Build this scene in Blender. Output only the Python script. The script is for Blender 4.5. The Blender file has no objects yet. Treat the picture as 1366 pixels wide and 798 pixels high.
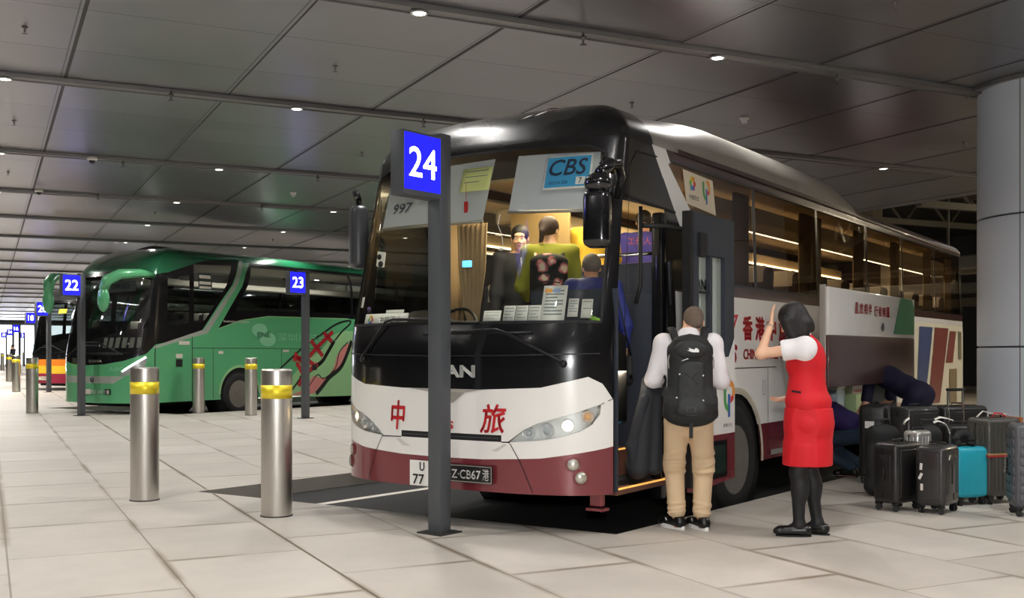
import bpy, bmesh, math, random, bisect
import numpy as np
from mathutils import Vector, Matrix, Euler
random.seed(7)
C = bpy.context.scene.collection
SC = bpy.context.scene
PI = math.pi
# ------------------------------------------------------------------ camera
CH, FOC = 1.35, 1420.0                       # eye height (m), focal length in pixels of a 1366 px frame
cd = bpy.data.cameras.new('camera'); cam = bpy.data.objects.new('camera', cd); C.objects.link(cam)
cam.location = (0, 0, CH); cam.rotation_euler = (PI/2, 0, 0)
cd.sensor_width = 36; cd.lens = 36*FOC/1366; cd.shift_y = (468-399)/1366; cd.clip_start = .05; cd.clip_end = 400
SC.camera = cam
# ------------------------------------------------------------------ colour management, world, big lights
SC.view_settings.view_transform = 'Standard'; SC.view_settings.look = 'None'
SC.view_settings.exposure = 0.95; SC.view_settings.gamma = 1; SC.view_settings.use_curve_mapping = False
w = bpy.data.worlds.new('world'); SC.world = w; w.use_nodes = True
w.node_tree.nodes['Background'].inputs[0].default_value = (.9, .92, 1, 1)
w.node_tree.nodes['Background'].inputs[1].default_value = .012
SPOT_W, FLASH_W, BUSLIGHT_W, FAR_W = 62, 95, 12, 200
def area(name, loc, size, power, col=(1, 1, 1), rot=(0, 0, 0), size_y=None, parent=None, spread=PI):
    l = bpy.data.lights.new(name, 'AREA'); l.energy = power; l.color = col; l.size = size; l.spread = spread
    if size_y: l.shape = 'RECTANGLE'; l.size_y = size_y
    o = bpy.data.objects.new(name, l); C.objects.link(o); o.location = loc; o.rotation_euler = rot
    if parent: o.parent = parent
    return o
# the photographer's flash, on the camera
fl = bpy.data.lights.new('camera_flash', 'AREA'); fl.energy = FLASH_W; fl.shape = 'RECTANGLE'; fl.size = .22; fl.size_y = .12
fo = bpy.data.objects.new('camera_flash', fl); C.objects.link(fo); fo.location = (.05, -.1, CH+.32); fo.rotation_euler = (PI/2-.02, 0, -.08)
# ------------------------------------------------------------------ hall axes: m runs along the ceiling beams, n along the bays
TH = math.radians(26.27); cT, sT = math.cos(TH), math.sin(TH)
def mn(m, n, z=0): return Vector((m*cT-n*sT, m*sT+n*cT, z))
def at(px, py, z=0):                          # a point of the floor (or of the level z) seen at a pixel
    Y = (CH-z)*FOC/(py-468); return Vector(((px-683)/FOC*Y, Y, z))
def atY(px, py, Y): return Vector(((px-683)/FOC*Y, Y, CH-(py-468)/FOC*Y))
CEIL = 4.4
# ------------------------------------------------------------------ materials
def nodes(name):
    m = bpy.data.materials.new(name); m.use_nodes = True
    nt = m.node_tree; return m, nt, nt.nodes['Principled BSDF']
def rgb(h):                                    # sRGB hex -> linear
    h = h.lstrip('#'); c = [int(h[i:i+2], 16)/255 for i in (0, 2, 4)]
    return tuple(((x/12.92) if x <= .04045 else ((x+.055)/1.055)**2.4) for x in c)+(1,)
MATS = {}
def mat(name, col, rough=.5, metal=0, var=.06, scale=6, bump=0, bscale=60, coat=0, aniso=0, emit=0, ecol=None, spec=.5, stretch=None, dirt=0):
    if name in MATS: return MATS[name]
    m, nt, b = nodes(name); N, L = nt.nodes, nt.links
    c = rgb(col) if isinstance(col, str) else tuple(col)+(1,)*(4-len(col))
    tc = N.new('ShaderNodeTexCoord'); mp = N.new('ShaderNodeMapping'); L.new(tc.outputs['Object'], mp.inputs[0])
    if stretch: mp.inputs['Scale'].default_value = stretch
    nz = N.new('ShaderNodeTexNoise'); nz.inputs['Scale'].default_value = scale; nz.inputs['Detail'].default_value = 4
    L.new(mp.outputs[0], nz.inputs['Vector'])
    mx = N.new('ShaderNodeMix'); mx.data_type = 'RGBA'
    mx.inputs[6].default_value = tuple(x*(1-var) for x in c[:3])+(1,); mx.inputs[7].default_value = tuple(min(1, x*(1+var)) for x in c[:3])+(1,)
    L.new(nz.outputs[0], mx.inputs[0]); L.new(mx.outputs[2], b.inputs['Base Color'])
    rr = N.new('ShaderNodeMapRange'); rr.inputs[3].default_value = max(.02, rough-.05-dirt); rr.inputs[4].default_value = min(1, rough+.05+dirt)
    L.new(nz.outputs[0], rr.inputs[0]); L.new(rr.outputs[0], b.inputs['Roughness'])
    b.inputs['Metallic'].default_value = metal; b.inputs['Specular IOR Level'].default_value = spec
    if coat: b.inputs['Coat Weight'].default_value = coat; b.inputs['Coat Roughness'].default_value = .05
    if aniso: b.inputs['Anisotropic'].default_value = aniso
    if bump:
        n2 = N.new('ShaderNodeTexNoise'); n2.inputs['Scale'].default_value = bscale; L.new(mp.outputs[0], n2.inputs['Vector'])
        bp = N.new('ShaderNodeBump'); bp.inputs['Strength'].default_value = bump; bp.inputs['Distance'].default_value = .01
        L.new(n2.outputs[0], bp.inputs['Height']); L.new(bp.outputs[0], b.inputs['Normal'])
    if emit:
        b.inputs['Emission Color'].default_value = rgb(ecol) if ecol else c; b.inputs['Emission Strength'].default_value = emit
    MATS[name] = m; return m
def glass(name, tint=(.8, .85, .85), rough=.02, refl=.5, base=.0, blend=.25):
    if name in MATS: return MATS[name]
    m = bpy.data.materials.new(name); m.use_nodes = True; nt = m.node_tree; N, L = nt.nodes, nt.links; N.clear()
    out = N.new('ShaderNodeOutputMaterial'); t = N.new('ShaderNodeBsdfTransparent'); g = N.new('ShaderNodeBsdfGlossy')
    t.inputs[0].default_value = tint+(1,); g.inputs['Roughness'].default_value = rough
    fr = N.new('ShaderNodeLayerWeight'); fr.inputs[0].default_value = blend
    mr = N.new('ShaderNodeMapRange'); mr.inputs[3].default_value = base+.04; mr.inputs[4].default_value = refl
    L.new(fr.outputs['Fresnel'], mr.inputs[0])
    mx = N.new('ShaderNodeMixShader'); L.new(mr.outputs[0], mx.inputs[0]); L.new(t.outputs[0], mx.inputs[1]); L.new(g.outputs[0], mx.inputs[2])
    L.new(mx.outputs[0], out.inputs[0]); MATS[name] = m; return m
def emis(name, col, st):
    if name in MATS: return MATS[name]
    m, nt, b = nodes(name); c = rgb(col)
    b.inputs['Base Color'].default_value = c; b.inputs['Emission Color'].default_value = c; b.inputs['Emission Strength'].default_value = st
    MATS[name] = m; return m
# ------------------------------------------------------------------ object helpers
def tag(o, label=None, cat=None, group=None, kind=None):
    for k, v in (('label', label), ('category', cat), ('group', group), ('kind', kind)):
        if v: o[k] = v
    return o
def empty(name, loc=(0, 0, 0), rz=0, label=None, cat=None, group=None):
    o = bpy.data.objects.new(name, None); C.objects.link(o); o.location = loc; o.rotation_euler = (0, 0, rz); o.empty_display_size = .1
    return tag(o, label, cat, group)
def link(name, me, m, parent=None, smooth=False, label=None):
    for x in (m if isinstance(m, (list, tuple)) else [m]): me.materials.append(x)
    o = bpy.data.objects.new(name, me); C.objects.link(o)
    if parent: o.parent = parent
    if smooth:
        me.polygons.foreach_set('use_smooth', [True]*len(me.polygons))
    if label: o['label'] = label
    return o
def copy_tree(o, parent=None):
    c = o.copy(); C.objects.link(c); c.parent = parent
    for ch in list(o.children): copy_tree(ch, c)
    return c
class MB:
    def __init__(s): s.bm = bmesh.new()
    def box(s, c, d, rot=(0, 0, 0), bevel=0, seg=2, mi=0):
        r = bmesh.ops.create_cube(s.bm, size=1); v = r['verts']
        M = Matrix.Translation(c) @ Euler(rot).to_matrix().to_4x4() @ Matrix.Diagonal((d[0], d[1], d[2], 1))
        bmesh.ops.transform(s.bm, matrix=M, verts=v)
        fs = list({f for x in v for f in x.link_faces})
        for f in fs: f.material_index = mi
        if bevel:
            es = list({e for x in v for e in x.link_edges})
            bmesh.ops.bevel(s.bm, geom=es, offset=bevel, segments=seg, affect='EDGES', profile=.5)
        return s
    def cyl(s, a, b, r, r2=None, n=24, caps=True, mi=0):
        a, b = Vector(a), Vector(b); d = b-a; L = d.length
        q = d.to_track_quat('Z', 'Y').to_matrix().to_4x4()
        M = Matrix.Translation((a+b)/2) @ q
        r0 = bmesh.ops.create_cone(s.bm, cap_ends=caps, segments=n, radius1=r, radius2=r if r2 is None else r2, depth=L, matrix=M)
        for f in {f for x in r0['verts'] for f in x.link_faces}: f.material_index = mi
        return s
    def ball(s, c, r, sc=(1, 1, 1), rot=(0, 0, 0), n=16, mi=0):
        M = Matrix.Translation(c) @ Euler(rot).to_matrix().to_4x4() @ Matrix.Diagonal((sc[0], sc[1], sc[2], 1))
        r0 = bmesh.ops.create_uvsphere(s.bm, u_segments=n, v_segments=max(8, n//2), radius=r, matrix=M)
        for f in {f for x in r0['verts'] for f in x.link_faces}: f.material_index = mi
        return s
    def tube(s, pts, r, n=10, closed=False, flat=None):
        pts = [Vector(p) for p in pts]; rings = []
        N = len(pts); up = Vector((0, 0, 1))
        for i, p in enumerate(pts):
            a = pts[(i-1) % N] if (closed or i) else p; b = pts[(i+1) % N] if (closed or i < N-1) else p
            d = (b-a).normalized(); ref = up if abs(d.z) < .95 else Vector((1, 0, 0))
            x = d.cross(ref).normalized(); y = x.cross(d).normalized()
            rr = r[i] if isinstance(r, (list, tuple)) else r
            ring = [s.bm.verts.new(p+x*math.cos(2*PI*k/n)*rr+y*math.sin(2*PI*k/n)*rr*(flat or 1)) for k in range(n)]
            rings.append(ring)
        for i in range(N if closed else N-1):
            A, B = rings[i], rings[(i+1) % N]
            for k in range(n): s.bm.faces.new((A[k], A[(k+1) % n], B[(k+1) % n], B[k]))
        if not closed: s.bm.faces.new(rings[0][::-1]); s.bm.faces.new(rings[-1])
        return s
    def lathe(s, prof, c=(0, 0, 0), n=32, axis='Z', mi=0):
        rings = []
        for (r, h) in prof:
            ring = []
            for k in range(n):
                a = 2*PI*k/n; x, y = r*math.cos(a), r*math.sin(a)
                p = (x, y, h) if axis == 'Z' else ((x, h, y) if axis == 'Y' else (h, x, y))
                ring.append(s.bm.verts.new(Vector(p)+Vector(c)))
            rings.append(ring)
        for A, B in zip(rings, rings[1:]):
            for k in range(n):
                try: f = s.bm.faces.new((A[k], A[(k+1) % n], B[(k+1) % n], B[k])); f.material_index = mi
                except ValueError: pass
        for R, (r, h) in ((rings[0], prof[0]), (rings[-1], prof[-1])):
            if r > 1e-4:
                try: f = s.bm.faces.new(R); f.material_index = mi
                except ValueError: pass
        return s
    def prism(s, poly, h, M=None, mi=0):                          # polygon in xy, extruded by h in z
        a = [s.bm.verts.new((x, y, 0)) for x, y in poly]; b = [s.bm.verts.new((x, y, h)) for x, y in poly]
        fs = [s.bm.faces.new(a[::-1]), s.bm.faces.new(b)]
        for i in range(len(a)): fs.append(s.bm.faces.new((a[i], a[(i+1) % len(a)], b[(i+1) % len(a)], b[i])))
        for f in fs: f.material_index = mi
        if M is not None: bmesh.ops.transform(s.bm, matrix=M, verts=a+b)
        return s
    def build(s, name, m, parent=None, smooth=False, label=None, auto=None):
        bmesh.ops.remove_doubles(s.bm, verts=s.bm.verts, dist=1e-5)
        bmesh.ops.recalc_face_normals(s.bm, faces=s.bm.faces)
        if auto:                                                  # smooth except at sharp edges
            for f in s.bm.faces: f.smooth = True
            for e in s.bm.edges:
                if len(e.link_faces) == 2 and e.calc_face_angle(0) > auto: e.smooth = False
        me = bpy.data.meshes.new(name); s.bm.to_mesh(me); s.bm.free()
        return link(name, me, m, parent, smooth, label)
def text_geo(body, h=None, wd=None, bold=0, align='CENTER', shear=0):
    c = bpy.data.curves.new('t', 'FONT'); c.body = body; c.size = 1; c.resolution_u = 3; c.shear = shear
    o = bpy.data.objects.new('t', c); C.objects.link(o)
    d = bpy.context.evaluated_depsgraph_get(); me = o.evaluated_get(d).to_mesh()
    V = [tuple(v.co) for v in me.vertices]; Fc = [tuple(p.vertices) for p in me.polygons]
    bpy.data.objects.remove(o); bpy.data.curves.remove(c)
    xs = [v[0] for v in V]; ys = [v[1] for v in V]
    if bold:
        n0 = len(V); V0, F0 = V, Fc; V, Fc = list(V), list(Fc)
        for k in range(8):
            dx, dy = bold*1.2*math.cos(k*PI/4), bold*1.2*math.sin(k*PI/4); b0 = len(V)
            V += [(v[0]+dx, v[1]+dy, 0) for v in V0]; Fc += [tuple(i+b0 for i in f) for f in F0]
    w0, h0 = max(xs)-min(xs), max(ys)-min(ys); cx, cy = (max(xs)+min(xs))/2, (max(ys)+min(ys))/2
    sy = h/h0 if h else wd/w0; sx = wd/w0 if wd else sy
    return [((v[0]-cx)*sx, (v[1]-cy)*sy) for v in V], Fc
def text_on(name, body, fn, m, parent=None, h=None, wd=None, bold=0, shear=0, label=None, rot=0):
    """lettering laid on a surface: fn(x, y) -> point, x and y in metres about the middle of the writing"""
    V, Fc = text_geo(body, h, wd, bold, shear=shear)
    if rot: V = [(x*math.cos(rot)-y*math.sin(rot), x*math.sin(rot)+y*math.cos(rot)) for x, y in V]
    me = bpy.data.meshes.new(name); me.from_pydata([fn(x, y) for x, y in V], [], Fc); me.update()
    return link(name, me, m, parent, label=label)
def plane_fn(o, ux, uy):
    o, ux, uy = Vector(o), Vector(ux).normalized(), Vector(uy).normalized()
    return lambda x, y: tuple(o+ux*x+uy*y)
def shape_on(name, polys, fn, m, parent=None, label=None, thick=0):
    """flat shapes (lists of xy points) laid on a surface"""
    V, Fc = [], []
    for p in polys:
        Fc.append(tuple(range(len(V), len(V)+len(p)))); V += [fn(x, y) for x, y in p]
    me = bpy.data.meshes.new(name); me.from_pydata(V, [], Fc); me.update()
    o = link(name, me, m, parent, label=label)
    if thick: md = o.modifiers.new('solid', 'SOLIDIFY'); md.thickness = thick; md.offset = 0
    return o
def circ(cx, cy, r, n=24, a0=0, a1=2*PI, ry=None): return [(cx+r*math.cos(a0+(a1-a0)*i/n), cy+(ry or r)*math.sin(a0+(a1-a0)*i/n)) for i in range(n if a1-a0 > 6.2 else n+1)]
def rect(x0, y0, x1, y1): return [(x0, y0), (x1, y0), (x1, y1), (x0, y1)]
# ------------------------------------------------------------------ smooth bodies: blended tapered limbs, meshed by surface nets
def sdf_mesh(prims, res):
    """prims: ('c', p0, p1, r0, r1, k[, (sx, sy, sz)]) limb, ('e', centre, radii, rot, k) ellipsoid, ('-e', ...) hollow, ('cut', point, normal) half space taken off"""
    P = []
    for p in prims:
        if p[0] == 'c':
            a, b = np.array(p[1], float), np.array(p[2], float); r = max(p[3], p[4]); P.append((np.minimum(a, b)-r, np.maximum(a, b)+r))
        elif p[0] == 'e':
            c = np.array(p[1], float); r = max(p[2]); P.append((c-r, c+r))
    lo = np.min([x[0] for x in P], 0)-4*res; hi = np.max([x[1] for x in P], 0)+4*res
    n = np.ceil((hi-lo)/res).astype(int)+1
    X = [lo[i]+res*np.arange(n[i]) for i in range(3)]
    Fd = np.full(n, .3, np.float32)
    for p in prims:
        k = 0
        if p[0] == 'cut':
            q, nn = np.array(p[1], float), np.array(p[2], float); nn /= np.linalg.norm(nn)
            d = (X[0][:, None, None]-q[0])*nn[0]+(X[1][None, :, None]-q[1])*nn[1]+(X[2][None, None, :]-q[2])*nn[2]
            Fd = np.maximum(Fd, d.astype(np.float32)); continue
        if p[0] == 'c':
            a, b, k = np.array(p[1], float), np.array(p[2], float), p[5]; r = max(p[3], p[4]); blo, bhi = np.minimum(a, b)-r, np.maximum(a, b)+r
        else:
            c = np.array(p[1], float); k = p[4]; r = max(p[2]); blo, bhi = c-r, c+r
        mg = k+3*res
        i0 = np.clip(np.floor((blo-mg-lo)/res).astype(int), 0, n-1); i1 = np.clip(np.ceil((bhi+mg-lo)/res).astype(int)+1, 1, n)
        sl = tuple(slice(i0[i], i1[i]) for i in range(3))
        x = X[0][sl[0]][:, None, None]; y = X[1][sl[1]][None, :, None]; z = X[2][sl[2]][None, None, :]
        if p[0] == 'c':
            ab = b-a; L2 = float(ab@ab)+1e-12
            t = np.clip(((x-a[0])*ab[0]+(y-a[1])*ab[1]+(z-a[2])*ab[2])/L2, 0, 1)
            dx, dy, dz = x-(a[0]+t*ab[0]), y-(a[1]+t*ab[1]), z-(a[2]+t*ab[2])
            s = p[6] if len(p) > 6 else (1, 1, 1)
            d = np.sqrt((dx/s[0])**2+(dy/s[1])**2+(dz/s[2])**2)-(p[3]+(p[4]-p[3])*t)
        else:
            R = np.array(Euler(p[3]).to_matrix()).T if p[3] else np.eye(3)
            dx, dy, dz = x-c[0], y-c[1], z-c[2]
            u = [R[i, 0]*dx+R[i, 1]*dy+R[i, 2]*dz for i in range(3)]
            q = np.sqrt(sum((u[i]/p[2][i])**2 for i in range(3))); g = np.sqrt(sum((u[i]/p[2][i]**2)**2 for i in range(3)))+1e-9
            d = q*(q-1)/g
        f = Fd[sl]
        if p[0] == '-e':
            h = np.maximum(k-np.abs(f+d), 0)/k if k else 0; Fd[sl] = np.maximum(f, -d)+(h*h*k*.25 if k else 0)
        else:
            h = np.maximum(k-np.abs(f-d), 0)/k if k else 0
            Fd[sl] = np.minimum(f, d)-(h*h*k*.25 if k else 0)
    S = Fd < 0
    E = []; acc = np.zeros(tuple(n-1)+(3,), np.float64); cnt = np.zeros(tuple(n-1), np.int32)
    quads = []
    for ax in range(3):
        sa = [slice(None)]*3; sb = [slice(None)]*3; sa[ax] = slice(0, -1); sb[ax] = slice(1, None)
        A, B = S[tuple(sa)], S[tuple(sb)]; I = np.argwhere(A != B)
        if not len(I): continue
        fa = Fd[tuple(sa)][tuple(I.T)]; fb = Fd[tuple(sb)][tuple(I.T)]; t = fa/(fa-fb)
        pt = I.astype(float); pt[:, ax] += t; pt = lo+pt*res
        o1, o2 = (ax+1) % 3, (ax+2) % 3
        ok = (I[:, o1] > 0) & (I[:, o2] > 0) & (I[:, o1] < n[o1]-1) & (I[:, o2] < n[o2]-1)
        I, pt = I[ok], pt[ok]; flip = A[tuple(I.T)]
        cs = []
        for d1, d2 in ((-1, -1), (0, -1), (0, 0), (-1, 0)):
            J = I.copy(); J[:, o1] += d1; J[:, o2] += d2
            np.add.at(acc, tuple(J.T), pt); np.add.at(cnt, tuple(J.T), 1); cs.append(np.ravel_multi_index(tuple(J.T), tuple(n-1)))
        q = np.stack(cs, 1); q[~flip] = q[~flip][:, ::-1]; quads.append(q)
    q = np.concatenate(quads); ids, inv = np.unique(q, return_inverse=True)
    V = (acc.reshape(-1, 3)[ids])/cnt.reshape(-1)[ids][:, None]
    return V, inv.reshape(q.shape)
def sdf_obj(name, prims, res, m, parent=None, label=None, paint=None, noise=None):
    V, Q = sdf_mesh(prims, res)
    if noise is not None: V = noise(V)
    me = bpy.data.meshes.new(name); me.from_pydata(V.tolist(), [], Q.tolist()); me.update()
    o = link(name, me, m, parent, True, label)
    if paint is not None:
        cen = V[Q].mean(1); me.polygons.foreach_set('material_index', paint(cen).astype(np.int32))
    return o
# ------------------------------------------------------------------ coach shell: outline swept in (s, v)
class Shell:
    def __init__(s, W=2.55, L=12.4, D=.62, n=3.0, rake=.33, z0=1.45, zr=3.05, H=3.6, Is=.75, If=1.3, rr=.35,
                 Hf=None, fade=.95):
        s.w, s.L, s.D, s.rake, s.z0, s.zr, s.H, s.Is, s.If, s.Hf, s.fade = W/2, L, D, rake, z0, zr, H, Is, If, Hf, fade
        pts = []
        for i in range(61):
            f = math.pi/2*i/60
            pts.append((D*(1-math.cos(f)), s.w*math.sin(f)**(2/n)))
        pts.append((L-rr, s.w))
        for i in range(1, 13):
            f = math.pi/2*i/12
            pts.append((L-rr+rr*math.sin(f), s.w-rr+rr*math.cos(f)))
        pts.append((L, 0))
        s.pts = pts; s.cum = [0]
        for a, b in zip(pts, pts[1:]): s.cum.append(s.cum[-1]+math.hypot(b[0]-a[0], b[1]-a[1]))
        s.S = s.cum[-1]; s.sc = s.cum[60]
    def at(s, q):
        a = min(abs(q), s.S-1e-9)
        i = max(0, min(bisect.bisect_right(s.cum, a)-1, len(s.pts)-2))
        t = (a-s.cum[i])/(s.cum[i+1]-s.cum[i]+1e-12)
        p, r = s.pts[i], s.pts[i+1]
        return p[0]+(r[0]-p[0])*t, (p[1]+(r[1]-p[1])*t)*(1 if q >= 0 else -1)
    def sx(s, x): return s.sc+(x-s.D)                       # s of a side point, x from the nose
    def sy(s, y):
        for i in range(60):
            if s.pts[i+1][1] >= y: 
                a, b = s.pts[i], s.pts[i+1]
                return s.cum[i]+(s.cum[i+1]-s.cum[i])*(y-a[1])/(b[1]-a[1]+1e-12)
        return s.sc
    def raw(s, q, v):
        x0, y0 = s.at(q)
        rk = s.rake*max(0, min(v, s.zr+.1)-s.z0)
        rk = rk*rk/(rk+.05) if rk > 0 else 0
        x = x0+rk*max(0, 1-x0/s.fade)
        y = y0*(1-.035*max(0, v-1.7)/1.4*min(1, v))
        z = v
        a = (v-s.zr)/.8
        if a > 0:
            a = min(a, 1); c = 1-math.cos(a*math.pi/2)
            Is = s.Is(x0) if callable(s.Is) else s.Is
            x += s.If*c*max(0, 1-x0/2.7)
            x -= .45*c*max(0, min(1, (x0-(s.L-1.2))/1.2))
            H = s.H(x) if callable(s.H) else s.H
            z = s.zr+(H-s.zr)*math.sin(a*math.pi/2)
            y *= 1-Is/s.w*c
        return (x, -y, z)
    def P(s, q, v, off=0):
        p = s.raw(q, v)
        if not off: return p
        a = s.raw(q+.01, v); b = s.raw(q-.01, v); c = s.raw(q, v+.01); d = s.raw(q, v-.01)
        t = [a[i]-b[i] for i in range(3)]; u = [c[i]-d[i] for i in range(3)]
        n = (u[1]*t[2]-u[2]*t[1], u[2]*t[0]-u[0]*t[2], u[0]*t[1]-u[1]*t[0])
        l = math.sqrt(sum(k*k for k in n)) or 1
        mid = (s.L/2, 0, 1.5)
        sg = 1 if sum(n[i]*(p[i]-mid[i]) for i in range(3)) > 0 else -1
        return tuple(p[i]+sg*n[i]/l*off for i in range(3))
def sstep(t): t = max(0, min(1, t)); return t*t*(3-2*t)
def white_H(x): a = 3.56+.09*sstep((x-1.58)/1.5); return a+(3.31-a)*sstep((x-6.1)/.8)
def white_I(x): a = .97-.22*sstep((x-1.18)/1.5); return a+(.5-a)*sstep((x-6.1)/.8)
WHITE = Shell(W=2.55, D=.5, n=3.0, L=12.9, H=white_H, Is=white_I, zr=3.1, If=1.05)
WO, WA = (-.544, 8.155, -.14), math.radians(90-34.25)
GREEN = Shell(W=2.62, L=12.3, D=.75, n=2.8, rake=.30, z0=1.35, zr=3.0, H=3.78, Is=.6, If=1.2)
def pip(p, poly):
    x, y = p; c = False; j = len(poly)-1
    for i in range(len(poly)):
        a, b = poly[i], poly[j]
        if (a[1] > y) != (b[1] > y) and x < (b[0]-a[0])*(y-a[1])/(b[1]-a[1])+a[0]: c = not c
        j = i
    return c
def mir(poly): return [(-a, b) for a, b in poly]
def shell_mesh(sh, vlo, vhi, regions, ds=.09, dside=.45, dv=.13):
    """cut the (s, v) sheet along every region's outline; returns {region: (faces as lists of (s, v))}"""
    S = sh.S; ss = []
    q = 0
    while q < sh.sc+.6: ss.append(q); q += ds
    while q < S-1.6: ss.append(q); q += dside
    while q < S: ss.append(q); q += .15
    ss.append(S); ss = [-x for x in ss[:0:-1]]+ss
    vs = []; q = vlo
    while q < sh.zr: vs.append(q); q += dv
    q = sh.zr
    while q < vhi-.001: vs.append(q); q += .08
    vs.append(vhi)
    bm = bmesh.new(); G = [[bm.verts.new((s, v, 0)) for v in vs] for s in ss]
    for i in range(len(ss)-1):
        for j in range(len(vs)-1): bm.faces.new((G[i][j], G[i+1][j], G[i+1][j+1], G[i][j+1]))
    for nm, poly, pr in regions:
        for i in range(len(poly)):
            a, b = Vector((*poly[i], 0)), Vector((*poly[(i+1) % len(poly)], 0)); d = b-a
            if d.length < 1e-4: continue
            lo = (min(a.x, b.x)-1e-4, min(a.y, b.y)-1e-4); hi = (max(a.x, b.x)+1e-4, max(a.y, b.y)+1e-4)
            fs = []
            for f in bm.faces:
                xs = [v.co.x for v in f.verts]
                if max(xs) < lo[0] or min(xs) > hi[0]: continue
                ys = [v.co.y for v in f.verts]
                if max(ys) < lo[1] or min(ys) > hi[1]: continue
                fs.append(f)
            if not fs: continue
            geom = set(fs)
            for f in fs: geom.update(f.edges); geom.update(f.verts)
            bmesh.ops.bisect_plane(bm, geom=list(geom), dist=1e-5, plane_co=a, plane_no=Vector((d.y, -d.x, 0)).normalized())
    out = {}
    R = sorted(regions, key=lambda r: r[2])
    boxes = [(min(p[0] for p in r[1]), max(p[0] for p in r[1]), min(p[1] for p in r[1]), max(p[1] for p in r[1])) for r in R]
    for f in bm.faces:
        c = f.calc_center_median(); nm = None
        for r, bx in zip(R, boxes):
            if bx[0] <= c.x <= bx[1] and bx[2] <= c.y <= bx[3] and pip((c.x, c.y), r[1]): nm = r[0]
        out.setdefault(nm, []).append([(v.co.x, v.co.y) for v in f.verts])
    bm.free(); return out
def shell_part(sh, name, faces, m, parent, off=0, thick=0, label=None, smooth=True):
    V, ids, Fc = [], {}, []
    for f in faces:
        r = []
        for p in f:
            k = (round(p[0], 4), round(p[1], 4))
            if k not in ids: ids[k] = len(V); V.append(sh.P(p[0], p[1], off))
            if not r or r[-1] != ids[k]: r.append(ids[k])
        if len(r) > 1 and r[0] == r[-1]: r.pop()
        if len(r) > 2 and len(set(r)) == len(r): Fc.append(r)
    me = bpy.data.meshes.new(name); me.from_pydata(V, [], Fc); me.update()
    o = link(name, me, m, parent, smooth, label)
    if not thick and smooth and len(V) > 3:                       # normals taken from the swept surface itself
        keys = {i: k for k, i in ids.items()}; nn = []
        for i in range(len(V)):
            a, b = Vector(sh.P(*keys[i], off)), Vector(sh.P(*keys[i], off+.02)); nn.append((b-a).normalized())
        p0 = max(me.polygons, key=lambda p: p.area)
        if p0.normal.dot(nn[p0.vertices[0]]) < 0: me.flip_normals()
        me.validate(); me.update(); me.normals_split_custom_set_from_vertices([tuple(x) for x in nn])
    if thick: md = o.modifiers.new('solid', 'SOLIDIFY'); md.thickness = thick; md.offset = 0
    return o
def shell_poly(sh, poly, step=.12):
    """grid one polygon of the (s, v) sheet"""
    bm = bmesh.new(); f = bm.faces.new([bm.verts.new((a, b, 0)) for a, b in poly])
    xs = [p[0] for p in poly]; ys = [p[1] for p in poly]
    q = math.ceil(min(xs)/step)*step
    while q < max(xs): bmesh.ops.bisect_plane(bm, geom=bm.verts[:]+bm.edges[:]+bm.faces[:], plane_co=(q, 0, 0), plane_no=(1, 0, 0)); q += step
    q = math.ceil(min(ys)/step)*step
    while q < max(ys): bmesh.ops.bisect_plane(bm, geom=bm.verts[:]+bm.edges[:]+bm.faces[:], plane_co=(0, q, 0), plane_no=(0, 1, 0)); q += step
    out = [[(v.co.x, v.co.y) for v in f.verts] for f in bm.faces]; bm.free(); return out
def roof_cap(sh, name, vhi, x0, x1, m, parent, n=60):
    """the crown between both edges of the sheet"""
    V, Fc = [], []; prev = None
    ss = [sh.S*i/n for i in range(n+1)]
    for q in ss:
        a = Vector(sh.P(q, vhi)); b = Vector(sh.P(-q, vhi)); row = []
        for k in range(9):
            t = k/8; p = a.lerp(b, t); p.z += .09*math.sin(PI*t)*(1 if abs(a.y) > .2 else 0); row.append(len(V)); V.append(tuple(p))
        if prev:
            for k in range(8): Fc.append((prev[k], prev[k+1], row[k+1], row[k]))
        prev = row
    me = bpy.data.meshes.new(name); me.from_pydata(V, [], Fc); me.update()
    return link(name, me, m, parent, True)
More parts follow.
